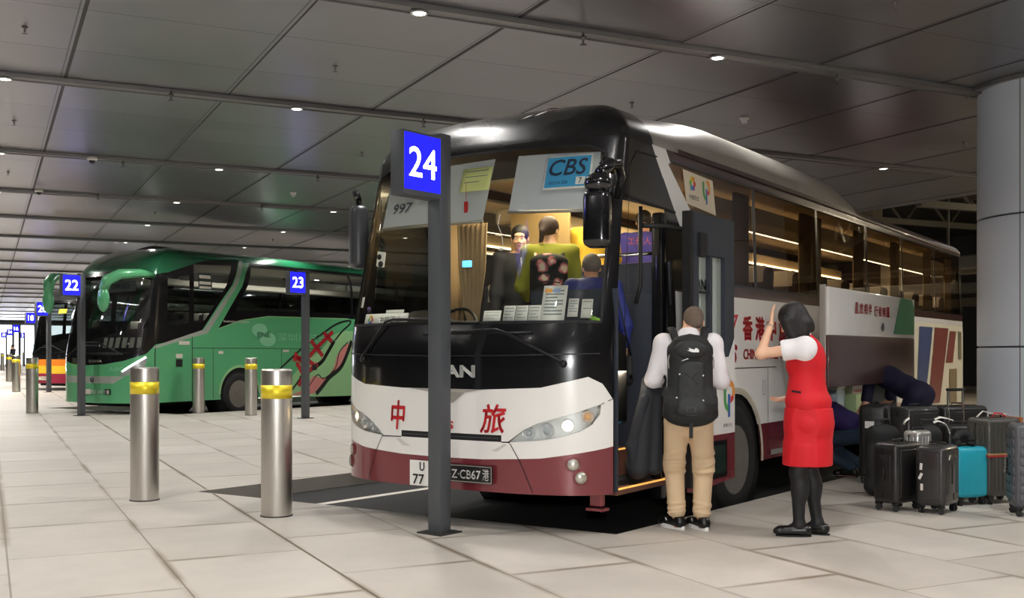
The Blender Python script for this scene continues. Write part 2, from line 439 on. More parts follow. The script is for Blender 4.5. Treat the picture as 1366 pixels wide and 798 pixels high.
# ================================================================== THE HALL
def tile_mat(name, c1, c2, joint, bw, rh, mort, off, rough, metal=0, rot=-TH, bumpd=.3, stain=None, offs=(0, 0), aniso=False, squash=1):
    m, nt, b = nodes(name); N, L = nt.nodes, nt.links
    tc = N.new('ShaderNodeTexCoord'); mp = N.new('ShaderNodeMapping'); L.new(tc.outputs['Object'], mp.inputs[0])
    mp.inputs['Rotation'].default_value = (0, 0, rot); mp.inputs['Location'].default_value = (offs[0], offs[1], 0)
    br = N.new('ShaderNodeTexBrick'); L.new(mp.outputs[0], br.inputs['Vector'])
    br.offset = off; br.inputs['Scale'].default_value = 1; br.inputs['Brick Width'].default_value = bw; br.inputs['Row Height'].default_value = rh
    br.inputs['Mortar Size'].default_value = mort; br.inputs['Mortar Smooth'].default_value = .1
    br.inputs['Color1'].default_value = rgb(c1); br.inputs['Color2'].default_value = rgb(c2); br.inputs['Mortar'].default_value = rgb(joint)
    nz = N.new('ShaderNodeTexNoise'); nz.inputs['Scale'].default_value = 1.3; nz.inputs['Detail'].default_value = 8; nz.inputs['Roughness'].default_value = .65
    L.new(mp.outputs[0], nz.inputs['Vector'])
    cr = N.new('ShaderNodeMapRange'); cr.inputs[1].default_value = .3; cr.inputs[2].default_value = .75; cr.inputs[3].default_value = .86; cr.inputs[4].default_value = 1.1
    L.new(nz.outputs[0], cr.inputs[0])
    mu = N.new('ShaderNodeVectorMath'); mu.operation = 'SCALE'; L.new(br.outputs[0], mu.inputs[0]); L.new(cr.outputs[0], mu.inputs['Scale'])
    last = mu.outputs[0]
    if stain:                                                      # damp brown staining that follows some of the joints
        b2 = N.new('ShaderNodeTexBrick'); L.new(mp.outputs[0], b2.inputs['Vector']); b2.offset = off; b2.inputs['Scale'].default_value = 1
        b2.inputs['Brick Width'].default_value = bw; b2.inputs['Row Height'].default_value = rh; b2.inputs['Mortar Size'].default_value = .05; b2.inputs['Mortar Smooth'].default_value = 1
        n3 = N.new('ShaderNodeTexNoise'); n3.inputs['Scale'].default_value = .9; n3.inputs['Detail'].default_value = 3; L.new(mp.outputs[0], n3.inputs['Vector'])
        m3 = N.new('ShaderNodeMapRange'); m3.inputs[1].default_value = .44; m3.inputs[2].default_value = .6; L.new(n3.outputs[0], m3.inputs[0])
        mm = N.new('ShaderNodeMath'); mm.operation = 'MULTIPLY'; L.new(b2.outputs['Fac'], mm.inputs[0]); L.new(m3.outputs[0], mm.inputs[1])
        mm2 = N.new('ShaderNodeMath'); mm2.operation = 'MULTIPLY'; L.new(mm.outputs[0], mm2.inputs[0]); mm2.inputs[1].default_value = .75
        mx = N.new('ShaderNodeMix'); mx.data_type = 'RGBA'; L.new(mm2.outputs[0], mx.inputs[0]); L.new(last, mx.inputs[6]); mx.inputs[7].default_value = rgb(stain)
        last = mx.outputs[2]
        fine = N.new('ShaderNodeTexNoise'); fine.inputs['Scale'].default_value = 90; fine.inputs['Detail'].default_value = 3; L.new(mp.outputs[0], fine.inputs['Vector'])
        fr = N.new('ShaderNodeMapRange'); fr.inputs[3].default_value = .93; fr.inputs[4].default_value = 1.07; L.new(fine.outputs[0], fr.inputs[0])
        v2 = N.new('ShaderNodeVectorMath'); v2.operation = 'SCALE'; L.new(last, v2.inputs[0]); L.new(fr.outputs[0], v2.inputs['Scale']); last = v2.outputs[0]
    L.new(last, b.inputs['Base Color'])
    rr = N.new('ShaderNodeMapRange'); rr.inputs[3].default_value = rough-.08; rr.inputs[4].default_value = rough+.1; L.new(nz.outputs[0], rr.inputs[0]); L.new(rr.outputs[0], b.inputs['Roughness'])
    b.inputs['Metallic'].default_value = metal
    bp = N.new('ShaderNodeBump'); bp.inputs['Strength'].default_value = bumpd; bp.inputs['Distance'].default_value = .01; bp.invert = True
    L.new(br.outputs['Fac'], bp.inputs['Height']); L.new(bp.outputs[0], b.inputs['Normal'])
    return m
M_floor = tile_mat('stone_paving', '#c5beb4', '#b9b2a8', '#8d8376', 1.35, .9, .006, .37, .5, rot=-TH-PI/2, stain='#6f5f49', offs=(.5, 1.92))
M_ceil = tile_mat('ceiling_metal', '#8d8c8f', '#838386', '#4a4949', 1.79, 1.42, .007, 0, .33, metal=.75, bumpd=.15, offs=(-.74+.0, -8.8+.0))
# fine brushed bands on the ceiling sheets
_nt = M_ceil.node_tree; _b = _nt.nodes['Principled BSDF']; _b.inputs['Anisotropic'].default_value = .3
M_asph = mat('asphalt', '#2b2a29', .8, var=.35, scale=40, bump=.6, bscale=220)
M_kerb = mat('kerb_stone', '#8d8880', .7, var=.15, scale=5, bump=.2)
M_paint = mat('road_paint', '#d9d4c8', .6, var=.12, scale=12)
ub = Vector((.6198, .7848, 0))                                      # direction of the bay sides
BAYS = []
def bay(BR, BL, L): BR, BL = Vector(BR), Vector(BL); BAYS.append([BR, BR+ub*L, BL+ub*L, BL])
bay((.766, 7.82, 0), (-3.02, 10.2, 0), 17)
bay((-7.1, 22.6, 0), (-11.0, 25.1, 0), 16)
bay((-13.6, 35.2, 0), (-17.5, 37.7, 0), 16)
bm = bmesh.new()
bm.faces.new([bm.verts.new(mn(m, n)) for m, n in ((-26, -14), (34, -14), (34, 118), (-26, 118))])
for B in BAYS:
    for i in range(4):
        a, b = B[i], B[(i+1) % 4]; d = b-a
        bmesh.ops.bisect_plane(bm, geom=bm.verts[:]+bm.edges[:]+bm.faces[:], dist=1e-5, plane_co=a, plane_no=Vector((d.y, -d.x, 0)).normalized())
dead = [f for f in bm.faces if any(pip(f.calc_center_median()[:2], [p[:2] for p in B]) for B in BAYS)]
bmesh.ops.delete(bm, geom=dead, context='FACES')
me = bpy.data.meshes.new('floor'); bm.to_mesh(me); bm.free()
tag(link('floor', me, M_floor), kind='structure')
for i, B in enumerate(BAYS):
    V = [tuple(p) for p in B]+[tuple(p-Vector((0, 0, .14))) for p in B]
    me = bpy.data.meshes.new('kerb'); me.from_pydata(V, [], [(j, (j+1) % 4, 4+(j+1) % 4, 4+j) for j in range(4)]); tag(link('kerb', me, M_kerb), kind='structure')
    c = sum(B, Vector())/4; o2 = [c+(p-c)*1.0 for p in B]
    me = bpy.data.meshes.new('bay_road'); me.from_pydata([(p.x, p.y, -.14) for p in o2], [], [(0, 1, 2, 3)]); tag(link('bay_road', me, M_asph), kind='structure')
# painted line in the near bay
mb = MB(); a, b = at(405, 676, -.136), at(575, 651, -.136); d = (b-a).normalized(); s_ = Vector((-d.y, d.x, 0))*.055
b = a+d*9
bm_ = mb.bm; bm_.faces.new([bm_.verts.new(p) for p in (a-s_, b-s_, b+s_, a+s_)])
tag(mb.build('painted_bay_line', M_paint), kind='structure')
for a, b_ in ((-13, 10.25), (10.66, 26)):                              # wide dark movement joint
    mb = MB(); mb.box((1.92, (a+b_)/2, .0), (.018, b_-a, .002)); o = mb.build('floor_trim', mat('joint_brown', '#6a5d4c', .8, var=.3)); o.rotation_euler = (0, 0, TH); tag(o, kind='structure')
# ceiling and beams
mb = MB(); q = [mn(m, n, CEIL) for m, n in ((-26, -14), (17.3, -14), (17.3, 118), (-26, 118))]
mb.bm.faces.new([mb.bm.verts.new(p) for p in q[::-1]])
r_ = [p+Vector((0, 0, .35)) for p in q]; mb.bm.faces.new([mb.bm.verts.new(p) for p in r_])
mb.bm.faces.new([mb.bm.verts.new(p) for p in (q[1], q[2], r_[2], r_[1])])
tag(mb.build('ceiling', M_ceil), kind='structure')
M_beam = mat('beam_grey', '#7b7978', .42, .5, var=.04)
NB = [-8.5, -4.2, .1, 4.4, 8.8, 12.95, 17.85, 22.2, 26.5, 31, 35.3, 39.7, 44, 48.4, 52.8, 57.2, 61.6, 66, 74, 82, 90, 98, 106]
for n in NB:
    mb = MB(); mb.box((-4.35, n, CEIL-.02), (43.2, .20, .04), bevel=.006); mb.box((-4.35, n-.09, CEIL-.045), (43.2, .015, .015)); mb.box((-4.35, n+.09, CEIL-.045), (43.2, .015, .015))
    o = mb.build('ceiling_trim', M_beam); o.rotation_euler = (0, 0, TH); tag(o, kind='structure')
# dark panel joints running across the beams
M_slot = mat('joint_dark', '#2f2d2c', .6)
for i, m in enumerate(np.arange(-24.3, 17, 1.79)):
    if not -10 < m < 17: continue
    wdt = .035 if i % 2 == 0 else .014
    mb = MB(); mb.box((float(m)+.03, 52, CEIL-.002), (wdt, 132, .006)); o = mb.build('ceiling_trim', M_slot); o.rotation_euler = (0, 0, TH); tag(o, kind='structure')
# downlights with their own lamps
M_rim = mat('downlight_rim', '#c9c9c6', .3, .6); M_glow = emis('downlight_glow', '#fff6e6', 14)
def rowname(n): return {4.4: 'beam above the near paving', 8.8: 'beam passing over the large coach roof', 12.95: 'second beam from the camera'}.get(n, 'ceiling beam')
proto = None; cnt = 0
BEAMWORD = ['first', 'second', 'third', 'fourth', 'fifth', 'sixth', 'seventh', 'eighth', 'ninth', 'tenth', 'eleventh', 'twelfth', 'thirteenth', 'fourteenth', 'fifteenth', 'sixteenth', 'seventeenth', 'eighteenth', 'nineteenth', 'twentieth']
for i, n in enumerate(NB):
    k0 = -3 if n < 30 else -1
    for k in range(k0, 5):
        m = 3.43+3.25*k-.2*(n < 9)*0
        if m > 16.8 or (abs(m-9.93) < .1 and n == 8.8) or (n > 70 and k not in (-1, 0, 1)): continue
        p = mn(m, n, CEIL-.065)
        if proto is None:
            r = empty('downlight', p); proto = r
            g = MB().lathe([(.058, -.004), (.075, -.012), (.08, .0), (.078, .008)]).build('rim', M_rim, r, True)
            MB().lathe([(.0, -.002), (.057, -.004)]).build('lamp_glass', M_glow, r, True)
        else: r = copy_tree(proto); r.location = p
        vis = i-3
        tag(r, ('%s recessed downlight along the %s ceiling beam ahead' % (BEAMWORD[k+3], BEAMWORD[i-4])) if i > 3 else ('recessed downlight number %s on the %s beam over or behind the viewpoint' % (BEAMWORD[k+3], BEAMWORD[i])), 'light', 'downlights along the ceiling beams')
        if n < 32 and not (m > 14 and n < 9):
            l = bpy.data.lights.new('downlight_lamp', 'SPOT'); l.energy = SPOT_W; l.color = (1, .97, .94); l.spot_size = math.radians(150); l.spot_blend = .8; l.shadow_soft_size = .06
            lo = bpy.data.objects.new('downlight_lamp', l); C.objects.link(lo); lo.parent = r; lo.location = (0, 0, -.03)
for n in (38, 48, 60, 75, 92):
    for m in (0, 9):
        area('hall_lamp', mn(m, n, CEIL-.12), 3, FAR_W, (1, .94, .86), (0, 0, TH), size_y=.5)
# sprinklers, detectors, cameras
M_spr = mat('sprinkler_metal', '#6f6b66', .35, .8)
def sprinkler(p, lb, first=[None]):
    if first[0] is None:
        r = empty('sprinkler_head', p); first[0] = r
        MB().lathe([(.028, 0), (.03, -.006), (.01, -.01), (.01, -.045), (.004, -.05)]).build('body', M_spr, r, True)
        MB().lathe([(.0, -.066), (.022, -.066), (.024, -.062), (.0, -.06)], n=16).build('deflector', M_spr, r, True)
    else: r = copy_tree(first[0]); r.location = p
    tag(r, 'small metal sprinkler head %s' % lb, 'sprinkler', 'sprinkler heads in the ceiling panels')
def ceil_at(px, py, dz=0): return at(px, py, CEIL-dz)
for px, py, lb in ((33, 36, 'in the upper left corner panel'), (447, 88, 'above and left of the sign 24'), (843, 137, 'above the coach front corner'), (1110, 169, 'above the coach roof fairing'), (1286, 190, 'beside the thick column'), (19, 161, 'at the left photo edge below the lamp beam'),
                   (483, 203, 'just left of the sign 24'), (207, 283, 'above the green coach windscreen'), (11, 229, 'at the left photo edge farther along'), (1194, 3, 'at the top edge of the photo'), (364, 319, 'low above the green coach roof')): sprinkler(ceil_at(px, py), lb)
for px, py, lb in ((228, 121, 'second beam, toward the left'), (565, 158, 'second beam, left of the coach roof'), (778, 44, 'first beam, above the coach front'), (1117, 99, 'first beam, toward the column'), (164, 213, 'third beam, above the green coach'), (424, 233, 'third beam, left of the sign 24'), (131, 258, 'fourth beam, toward the left'), (349, 273, 'fourth beam, above the green coach roof')):
    q = ceil_at(px, py, .06); r = empty('sprinkler_head', q)
    MB().lathe([(.012, .0), (.012, -.03), (.03, -.035), (.03, -.06), (.012, -.065), (.008, -.1), (.0, -.1)]).build('body', M_spr, r, True)
    MB().lathe([(.0, -.115), (.03, -.115), (.03, -.108), (.0, -.105)], n=16).build('deflector', M_spr, r, True)
    tag(r, 'sprinkler nozzle under the '+lb, 'sprinkler', 'sprinkler nozzles under the beams')
M_wp = mat('white_plastic', '#d8d6d0', .4); M_bp = mat('black_plastic', '#141414', .35, var=.1)
for px, py, lb in ((993, 157, 'white round smoke detector in the ceiling above the large coach'), (391, 257, 'white round smoke detector in the ceiling above the green coach')):
    q = ceil_at(px, py); r = empty('smoke_detector', q, 0, lb, 'detector')
    MB().lathe([(.06, 0), (.06, -.025), (.045, -.04)]).build('base', M_wp, r, True); MB().lathe([(.04, -.04), (.04, -.065), (.03, -.08), (0, -.08)]).build('chamber', M_wp, r, True)
for px, py, lb in ((123, 210, 'white dome camera under the ceiling, the one closer to the beam with the lamps'), (52, 253, 'white dome camera with dark bubble far along the ceiling')):
    q = ceil_at(px, py, .06); r = empty('dome_camera', q, 0, lb, 'camera')
    MB().lathe([(.075, 0), (.08, -.03), (.06, -.05)]).build('housing', M_wp, r, True); MB().ball((0, 0, -.05), .05).build('bubble', M_bp, r, True)
# ---- column
M_col = mat('column_cladding', '#d3d8e2', .45, .1, var=.03, scale=2, stretch=(1, 1, .2))
cc = Vector((6.42, 12.33, 0)); RC = .95
col = empty('cladded_column', cc, 0, 'thick round column clad in pale grey metal panels beside the luggage', 'column')
for i, (z0, z1) in enumerate(((0, 1.385), (1.4, 2.875), (2.89, CEIL))):
    mb = MB(); mb.lathe([(RC-.02, z0), (RC, z0+.006), (RC, z1-.006), (RC-.02, z1)], n=96); mb.build('panel_ring', M_col, col, auto=.5)
mb = MB(); mb.lathe([(RC-.03, 0), (RC-.03, CEIL-.01)], n=64); mb.build('core', M_slot, col, auto=.5)
for a in (-2.55, -1.5, -.4, .9, 2.2): 
    mb = MB(); mb.box((RC*math.cos(a), RC*math.sin(a), 2.2), (.006, .008, 4.38), (0, 0, a)); mb.build('seam', M_slot, col)
mb = MB(); mb.lathe([(RC+.02, CEIL-.005), (RC+.12, CEIL-.005), (RC+.12, CEIL-.05), (RC+.1, CEIL-.05), (RC+.02, CEIL-.03)], n=64); mb.build('collar', M_beam, col, auto=.5)
# ---- what lies beyond the ceiling edge: dark bay with steelwork
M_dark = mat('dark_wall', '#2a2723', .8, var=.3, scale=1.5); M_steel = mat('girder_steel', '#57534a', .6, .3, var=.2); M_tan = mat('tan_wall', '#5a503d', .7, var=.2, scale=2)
def mnbox(name, m, n, z, d, M, rz=0, kind='structure', bevel=0):
    mb = MB(); mb.box((m, n, z), d, (0, 0, rz), bevel=bevel); o = mb.build(name, M); o.rotation_euler = (0, 0, TH); return tag(o, kind=kind)
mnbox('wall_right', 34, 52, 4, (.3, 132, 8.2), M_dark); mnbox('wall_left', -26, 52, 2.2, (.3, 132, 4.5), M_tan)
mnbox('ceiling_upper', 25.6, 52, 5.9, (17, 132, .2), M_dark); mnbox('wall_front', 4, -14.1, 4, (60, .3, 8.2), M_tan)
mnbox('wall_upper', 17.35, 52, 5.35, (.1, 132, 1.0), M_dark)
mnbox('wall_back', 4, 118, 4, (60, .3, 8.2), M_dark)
M_fargl = emis('lit_glazing', '#f4f7ff', 2.6)
mnbox('window_1', -2, 117.7, 1.95, (36, .1, 3.9), M_fargl)
for m in range(-19, 16, 2): mnbox('trim_1', m, 117.6, 2, (.12, .1, 4), M_beam)
gi = 0
for n in (6, 9.5, 13, 16.5, 20):
    gi += 1; r = empty('roof_girder', mn(17.8, n, 3.85+.16*gi), TH); tag(r, 'dark steel lattice girder behind the coach tail, %s in the row from the column' % BEAMWORD[gi-1], 'girder', 'lattice girders under the high roof')
    for dz, nm in ((0, 'lower_chord'), (.8, 'upper_chord')): MB().box((8, 0, dz), (16, .16, .14)).build(nm, M_steel, r)
    for k in range(10):
        mb = MB(); mb.tube([(k*1.6+.1, 0, 0), (k*1.6+.8, 0, .8), (k*1.6+1.6, 0, 0)], .04, n=6); mb.build('lattice_bar', M_steel, r)
for j, (m, z) in enumerate(((20.4, 3.4), (22.9, 3.5), (26, 3.2), (30, 3.0))):
    r = empty('service_duct', mn(m, 3, z), TH); tag(r, 'long dusty duct hung below the girders, %s from the coach' % BEAMWORD[j], 'duct', 'ducts below the high roof')
    MB().box((0, 10, 0), (.5, 26, .3), bevel=.03).build('duct_body', M_tan if j % 2 else M_steel, r)
    for k in range(5): MB().box((0, k*5, 1.2), (.03, .03, 2.4)).build('hanger', M_steel, r)
M_strip = emis('strip_light', '#ffe9c4', 6)
for m, n, z in ((19.0, 8, 3.6), (21.4, 12.3, 3.5), (24, 10.5, 3.6), (21.7, 17.2, 3.6), (28, 14.3, 3.4), (25, 8, 3.2)):
    r = empty('strip_light', mn(m, n, z), TH+.9); tag(r, 'thin fluorescent tube glowing among the dark steelwork, %s' % {19.0: 'closest to the column', 21.4: 'below the second girder', 24: 'midway to the far wall', 21.7: 'farthest down the hall', 28: 'closest to the far side wall'}.get(m, 'between two ducts'), 'light', 'strip lights in the steelwork')
    MB().box((0, 0, .03), (1.3, .12, .05), bevel=.01).build('housing', M_steel, r); MB().box((0, 0, -.01), (1.2, .05, .03), bevel=.01).build('tube', M_strip, r)
for m, n in ((20, 8), (24, 14), (28, 6)): area('bay_lamp', mn(m, n, 5.2), 1.2, 220, (1, .85, .6), (0, 0, 0))
for k, (m, n) in enumerate(((18.2, 1.5), (18.2, 11.2), (18.2, 18.2), (18.2, 24))):
    r = empty('steel_stanchion', mn(m, n, 0), TH); tag(r, 'dark steel stanchion behind the coach tail, %s along the ceiling edge' % BEAMWORD[k], 'column', 'stanchions beyond the ceiling edge')
    MB().box((0, 0, 2.6), (.3, .3, 5.2), bevel=.01).build('shaft', M_tan, r); MB().box((0, 0, .03), (.5, .5, .06)).build('foot_plate', M_steel, r)
# ================================================================== BOLLARDS AND BAY SIGNS
M_st = mat('brushed_steel', '#d0ccc5', .33, 1, var=.08, scale=3, stretch=(60, 60, 1), aniso=.5)
M_band = mat('yellow_reflective_band', '#ffe428', .4, .55, var=.03, coat=.5, spec=1)
def bollard(p, label, group=None, R=.125, H=1.2, first=[None]):
    if first[0] is None:
        r = empty('bollard', p); first[0] = r
        MB().lathe([(R, 0), (R, H-.012), (R-.01, H), (0, H)], n=64).build('post', M_st, r, auto=.6)
        MB().lathe([(R+.0022, H-.24), (R+.0022, H-.13)], n=64).build('reflective_band', M_band, r, True, label='yellow reflective band')
        MB().lathe([(R+.006, 0), (R+.006, .008), (R, .01)], n=64).build('base_ring', M_slot, r, True)
    else: r = copy_tree(first[0]); r.location = p
    return tag(r, label, 'bollard', group)
for px, py, lb in ((369, 688, 'large brushed steel bollard with yellow band between the large coach and the other big bollard'),
                   (193, 667, 'large brushed steel bollard with yellow band standing alone on the open paving'),
                   (265, 551, 'steel bollard in front of the green coach door'), (335, 554, 'steel bollard in front of the green coach wheel'),
                   (43, 551, 'steel bollard standing a little left of the sign post 22'),
                   (21.5, 523, 'steel bollard second in the far row, next behind the one beside post 22'),
                   (12, 509, 'steel bollard third in the far row at the photo edge'), (3, 494, 'steel bollard cut by the left edge of the photo'),
                   (31.5, 487, 'small distant bollard seen between two bollards of the far row'), (49, 488, 'small distant bollard seen just past post 20')):
    bollard(at(px, py), lb, 'steel bollards with yellow bands')
M_post = mat('post_grey', '#55585c', .45, .3, var=.04)
M_blue = emis('sign_blue', '#1414ff', 1.15); M_num = emis('sign_white', '#ffffff', 2.2)
def bay_sign(p, num, label, both=True):
    a = math.radians(90-38.2)                                   # local x: along the lit face, away from the camera
    r = empty('bay_sign', p, a, label, 'sign', 'numbered bay signs')
    MB().box((.06, .06, 1.475), (.12, .12, 2.95), bevel=.004).build('post', M_post, r, auto=.5)
    MB().box((.06, .06, .005), (.24, .24, .012), bevel=.003).build('base_plate', M_slot, r)
    hb = MB(); hb.box((-.19, .065, 2.69), (.385, .135, .46), bevel=.006); h = hb.build('sign_box', M_post, r, auto=.5)
    for sy, yy in ((-1, -.0045), (1, .1345)):
        f = MB().box((-.19, yy, 2.70), (.37, .006, .40)).build('lit_panel', M_blue, h)
        text_on('number', num, plane_fn((-.19, yy+.0045*sy, 2.70), (-sy, 0, 0) if sy > 0 else (1, 0, 0), (0, 0, 1)), M_num, h, h=.21, bold=.004)
        break
    return r
bay_sign(at(587, 713.5), '24', 'tall grey bay sign post with lit blue box reading 24')
bay_sign(at(407, 558.5), '23', 'grey bay sign post reading 23, standing before the side of the green coach')
bay_sign(at(107, 555), '22', 'grey bay sign post reading 22, standing before the green coach windscreen')
bay_sign(at(64, 523.5), '20', 'grey bay sign post with lit blue box, partly hidden, next behind post 22')
for px, Y, num, lb in ((47, 44, '18', 'distant sign post with small lit box reading 18, behind the bollard beside post 22'), (25.5, 65, '16', 'distant bay sign post with tiny lit box reading 16, above the second far bollard'),
                   (17, 77, '14', 'distant blue bay sign box next behind the box reading 16'), (32, 93, '12', 'very distant blue bay sign between the boxes 16 and 18'),
                   (55, 105, '10', 'very distant blue bay sign just past post 20'), (8, 90, '11', 'very distant blue bay sign at the photo edge')):
    bay_sign(Vector(((px-683)/FOC*Y, Y, 0)), num, lb)
# ================================================================== COACHES
M_wp1 = mat('coach_white', '#e8e6e1', .25, 0, var=.02, scale=1.5, coat=.5); M_mar = mat('coach_maroon', '#7c3239', .25, .25, var=.04, coat=.7)
M_blk = mat('coach_black_gloss', '#121214', .2, 0, var=.1, scale=1.5, coat=.4); M_dome = mat('coach_black_dome', '#131313', .28, 0, var=.15, scale=3, coat=.3)
M_sil = mat('coach_silver', '#b0aba2', .38, .4, var=.03, scale=1.5, coat=.2); M_dmar = mat('coach_dark_maroon', '#3a1a1c', .3, .2, var=.1, coat=.5)
M_gasket = mat('rubber_gasket', '#101011', .6); M_tyre = mat('tyre_rubber', '#161514', .75, var=.2, bump=.2); M_rimm = mat('wheel_rim', '#77726a', .55, .4, var=.25, scale=12)
M_under = mat('underbody', '#0d0d0d', .9); M_int = mat('interior_grey', '#4a4b50', .6, var=.05); M_intd = mat('interior_dark', '#2c323d', .55, var=.08)
M_chrome = mat('chrome', '#e6e6e6', .08, 1, var=.02); M_lens = glass('lamp_lens', (.93, .95, .95), .02, .6, .03)
M_ws = glass('windscreen_glass', (.86, .88, .84), .015, .4, .0, .1); M_sg = glass('tinted_window_glass', (.36, .31, .26), .02, .6, .04); M_gg = glass('green_coach_glass', (.42, .46, .45), .03, .5, .05)
M_wood = mat('step_wood', '#6d4738', .45, var=.2, scale=5, stretch=(1, 8, 1)); M_red = mat('red_lettering', '#c31e26', .4)
M_cream = mat('interior_cream', '#c9b48c', .6, var=.05); M_curt = mat('curtain_beige', '#a98f6c', .8, var=.1, bump=.3, bscale=20); M_seat = mat('seat_fabric', '#3b2f33', .9, var=.3, scale=18); M_head = mat('headrest_cover', '#cfc8bb', .8)
M_blind = mat('blind_fabric', '#c3c6c9', .7, var=.04); M_dash = mat('dashboard_plastic', '#1c1b1a', .38, var=.2, scale=4)
M_cs = emis('cabin_light_strip', '#ffe6b8', 6)
def wheel(name, c, parent, R=.5, label=None):
    """wheel on the door side: disc faces local -y"""
    w_ = bpy.data.objects.new(name, None); C.objects.link(w_); w_.parent = parent; w_.location = c
    MB().lathe([(R*.62, -.02), (R*.66, -.03), (R*.9, -.03), (R, .01), (R, .22), (R*.9, .26), (R*.6, .26)], n=48, axis='Y').build('tyre', M_tyre, w_, True)
    mb = MB(); mb.lathe([(R*.63, -.022), (R*.6, -.01), (R*.55, .03), (R*.35, .07), (R*.3, .02), (R*.18, .0), (R*.16, -.03), (0, -.035)], n=48, axis='Y')
    for k in range(10):
        a = 2*PI*k/10; mb.cyl((R*.42*math.cos(a), .02, R*.42*math.sin(a)), (R*.42*math.cos(a), .09, R*.42*math.sin(a)), .013, n=8)
    mb.build('rim', M_rimm, w_, auto=.6)
    mb = MB()
    for k in range(10):
        a = 2*PI*(k+.5)/10; mb.cyl((R*.25*math.cos(a), -.0, R*.25*math.sin(a)), (R*.25*math.cos(a), .05, R*.25*math.sin(a)), .014, n=6)
    mb.build('nuts', M_chrome, w_)
    return w_
def strip(sh, name, pts, wd, m, parent, off=.003):
    """thin line along points of the (s, v) sheet"""
    V, Fc = [], []
    P_ = []
    for a, b in zip(pts, pts[1:]):
        n = max(1, int(math.hypot(b[0]-a[0], b[1]-a[1])/.08))
        P_ += [(a[0]+(b[0]-a[0])*i/n, a[1]+(b[1]-a[1])*i/n) for i in range(n)]
    P_.append(pts[-1])
    for i, p in enumerate(P_):
        a, b = P_[max(0, i-1)], P_[min(len(P_)-1, i+1)]; d = math.hypot(b[0]-a[0], b[1]-a[1]) or 1
        nx, ny = -(b[1]-a[1])/d*wd/2, (b[0]-a[0])/d*wd/2
        V += [sh.P(p[0]+nx, p[1]+ny, off), sh.P(p[0]-nx, p[1]-ny, off)]
        if i: k = 2*i; Fc.append((k-2, k-1, k+1, k))
    me = bpy.data.meshes.new(name); me.from_pydata(V, [], Fc); me.update(); return link(name, me, m, parent, True)
def stube(sh, name, pts, r, m, parent, off=.03):
    mb = MB(); mb.tube([sh.P(a, b, off+(c if len(q) > 2 else 0)) for q in pts for a, b, c in [(q+(0,))[:3]]], r, n=8); return mb.build(name, m, parent, True)
def W(sh, s0, v0, off=.006): return lambda x, y: sh.P(s0+x, v0+y, off)
def smooth_closed(pts, n=4):
    out = []; N = len(pts)
    for i in range(N):
        p0, p1, p2, p3 = pts[i-1], pts[i], pts[(i+1) % N], pts[(i+2) % N]
        for k in range(n):
            t = k/n; out.append(tuple(.5*((2*p1[j])+(-p0[j]+p2[j])*t+(2*p0[j]-5*p1[j]+4*p2[j]-p3[j])*t*t+(-p0[j]+3*p1[j]-3*p2[j]+p3[j])*t**3) for j in (0, 1)))
    return out
# ------------------------------------------------------------------ the large white and maroon coach
sh = WHITE; S_ = sh.S; VT = sh.zr+.8
bus = empty('coach_bus', WO, WA, 'large white and maroon coach with black front and open door, behind the sign 24', 'bus')
fascia = [(-1.42, 1.13), (-1.32, 1.25), (-1.21, 1.30), (-.86, 1.22), (-.4, 1.2), (0, 1.195), (.4, 1.2), (.86, 1.22), (1.21, 1.30), (1.32, 1.25), (1.42, 1.13)]
maskR = [(1.42, .3), (2.46, .3), (2.46, 1.99), (2.95, 1.99), (2.62, 2.47), (2.14, 3.07), (2.11, 3.35), (1.9, VT+.1)]
mask = fascia+maskR+[(-1.9, VT+.1), (-2.11, 3.35), (-2.14, 3.07), (-2.62, 2.47), (-2.95, 1.99), (-1.8, 1.6)]
skirt = [(-S_-1, .2), (S_+1, .2), (S_+1, .79), (1.42, .79), (1.1, .74), (.86, .705), (.4, .68), (0, .675), (-.4, .68), (-.86, .705), (-1.1, .74), (-1.42, .79), (-S_-1, .79)]
ws = [(-1.27, 1.70), (1.29, 1.70), (1.285, 2.3), (1.24, 2.9), (1.2, 2.99), (1.05, 3.04), (.5, 3.07), (0, 3.075), (-.5, 3.07), (-1.05, 3.04), (-1.2, 2.99), (-1.25, 2.9)]
hl = [(.60, .815), (.66, .86), (.74, .915), (.84, .96), (1.05, 1.02), (1.31, 1.10), (1.30, 1.03), (1.24, .955), (1.15, .905), (1.02, .865), (.85, .835)]
wins = [[(2.46, 3.03), (2.40, 3.0), (2.86, 2.62), (3.24, 2.09), (4.18, 2.09), (4.18, 3.03)]]
for a, b in ((4.26, 6.02), (6.08, 7.88), (7.98, 9.6), (9.68, 11.5), (11.58, 13.25)): wins.append(rect(a, 2.09, b, 3.03))
winsL = [rect(-b, 2.09, -a, 3.03) for a, b in ((2.7, 4.18), (4.26, 6.02), (6.08, 7.88), (7.98, 9.6), (9.68, 11.5), (11.58, 13.25))]
archF, archR = circ(3.71, .5, .60, 28), circ(10.6, .5, .58, 24)
hatchhole = rect(5.2, .56, 9.25, 1.28)
door_hole = rect(1.43, .30, 2.30, 2.62)
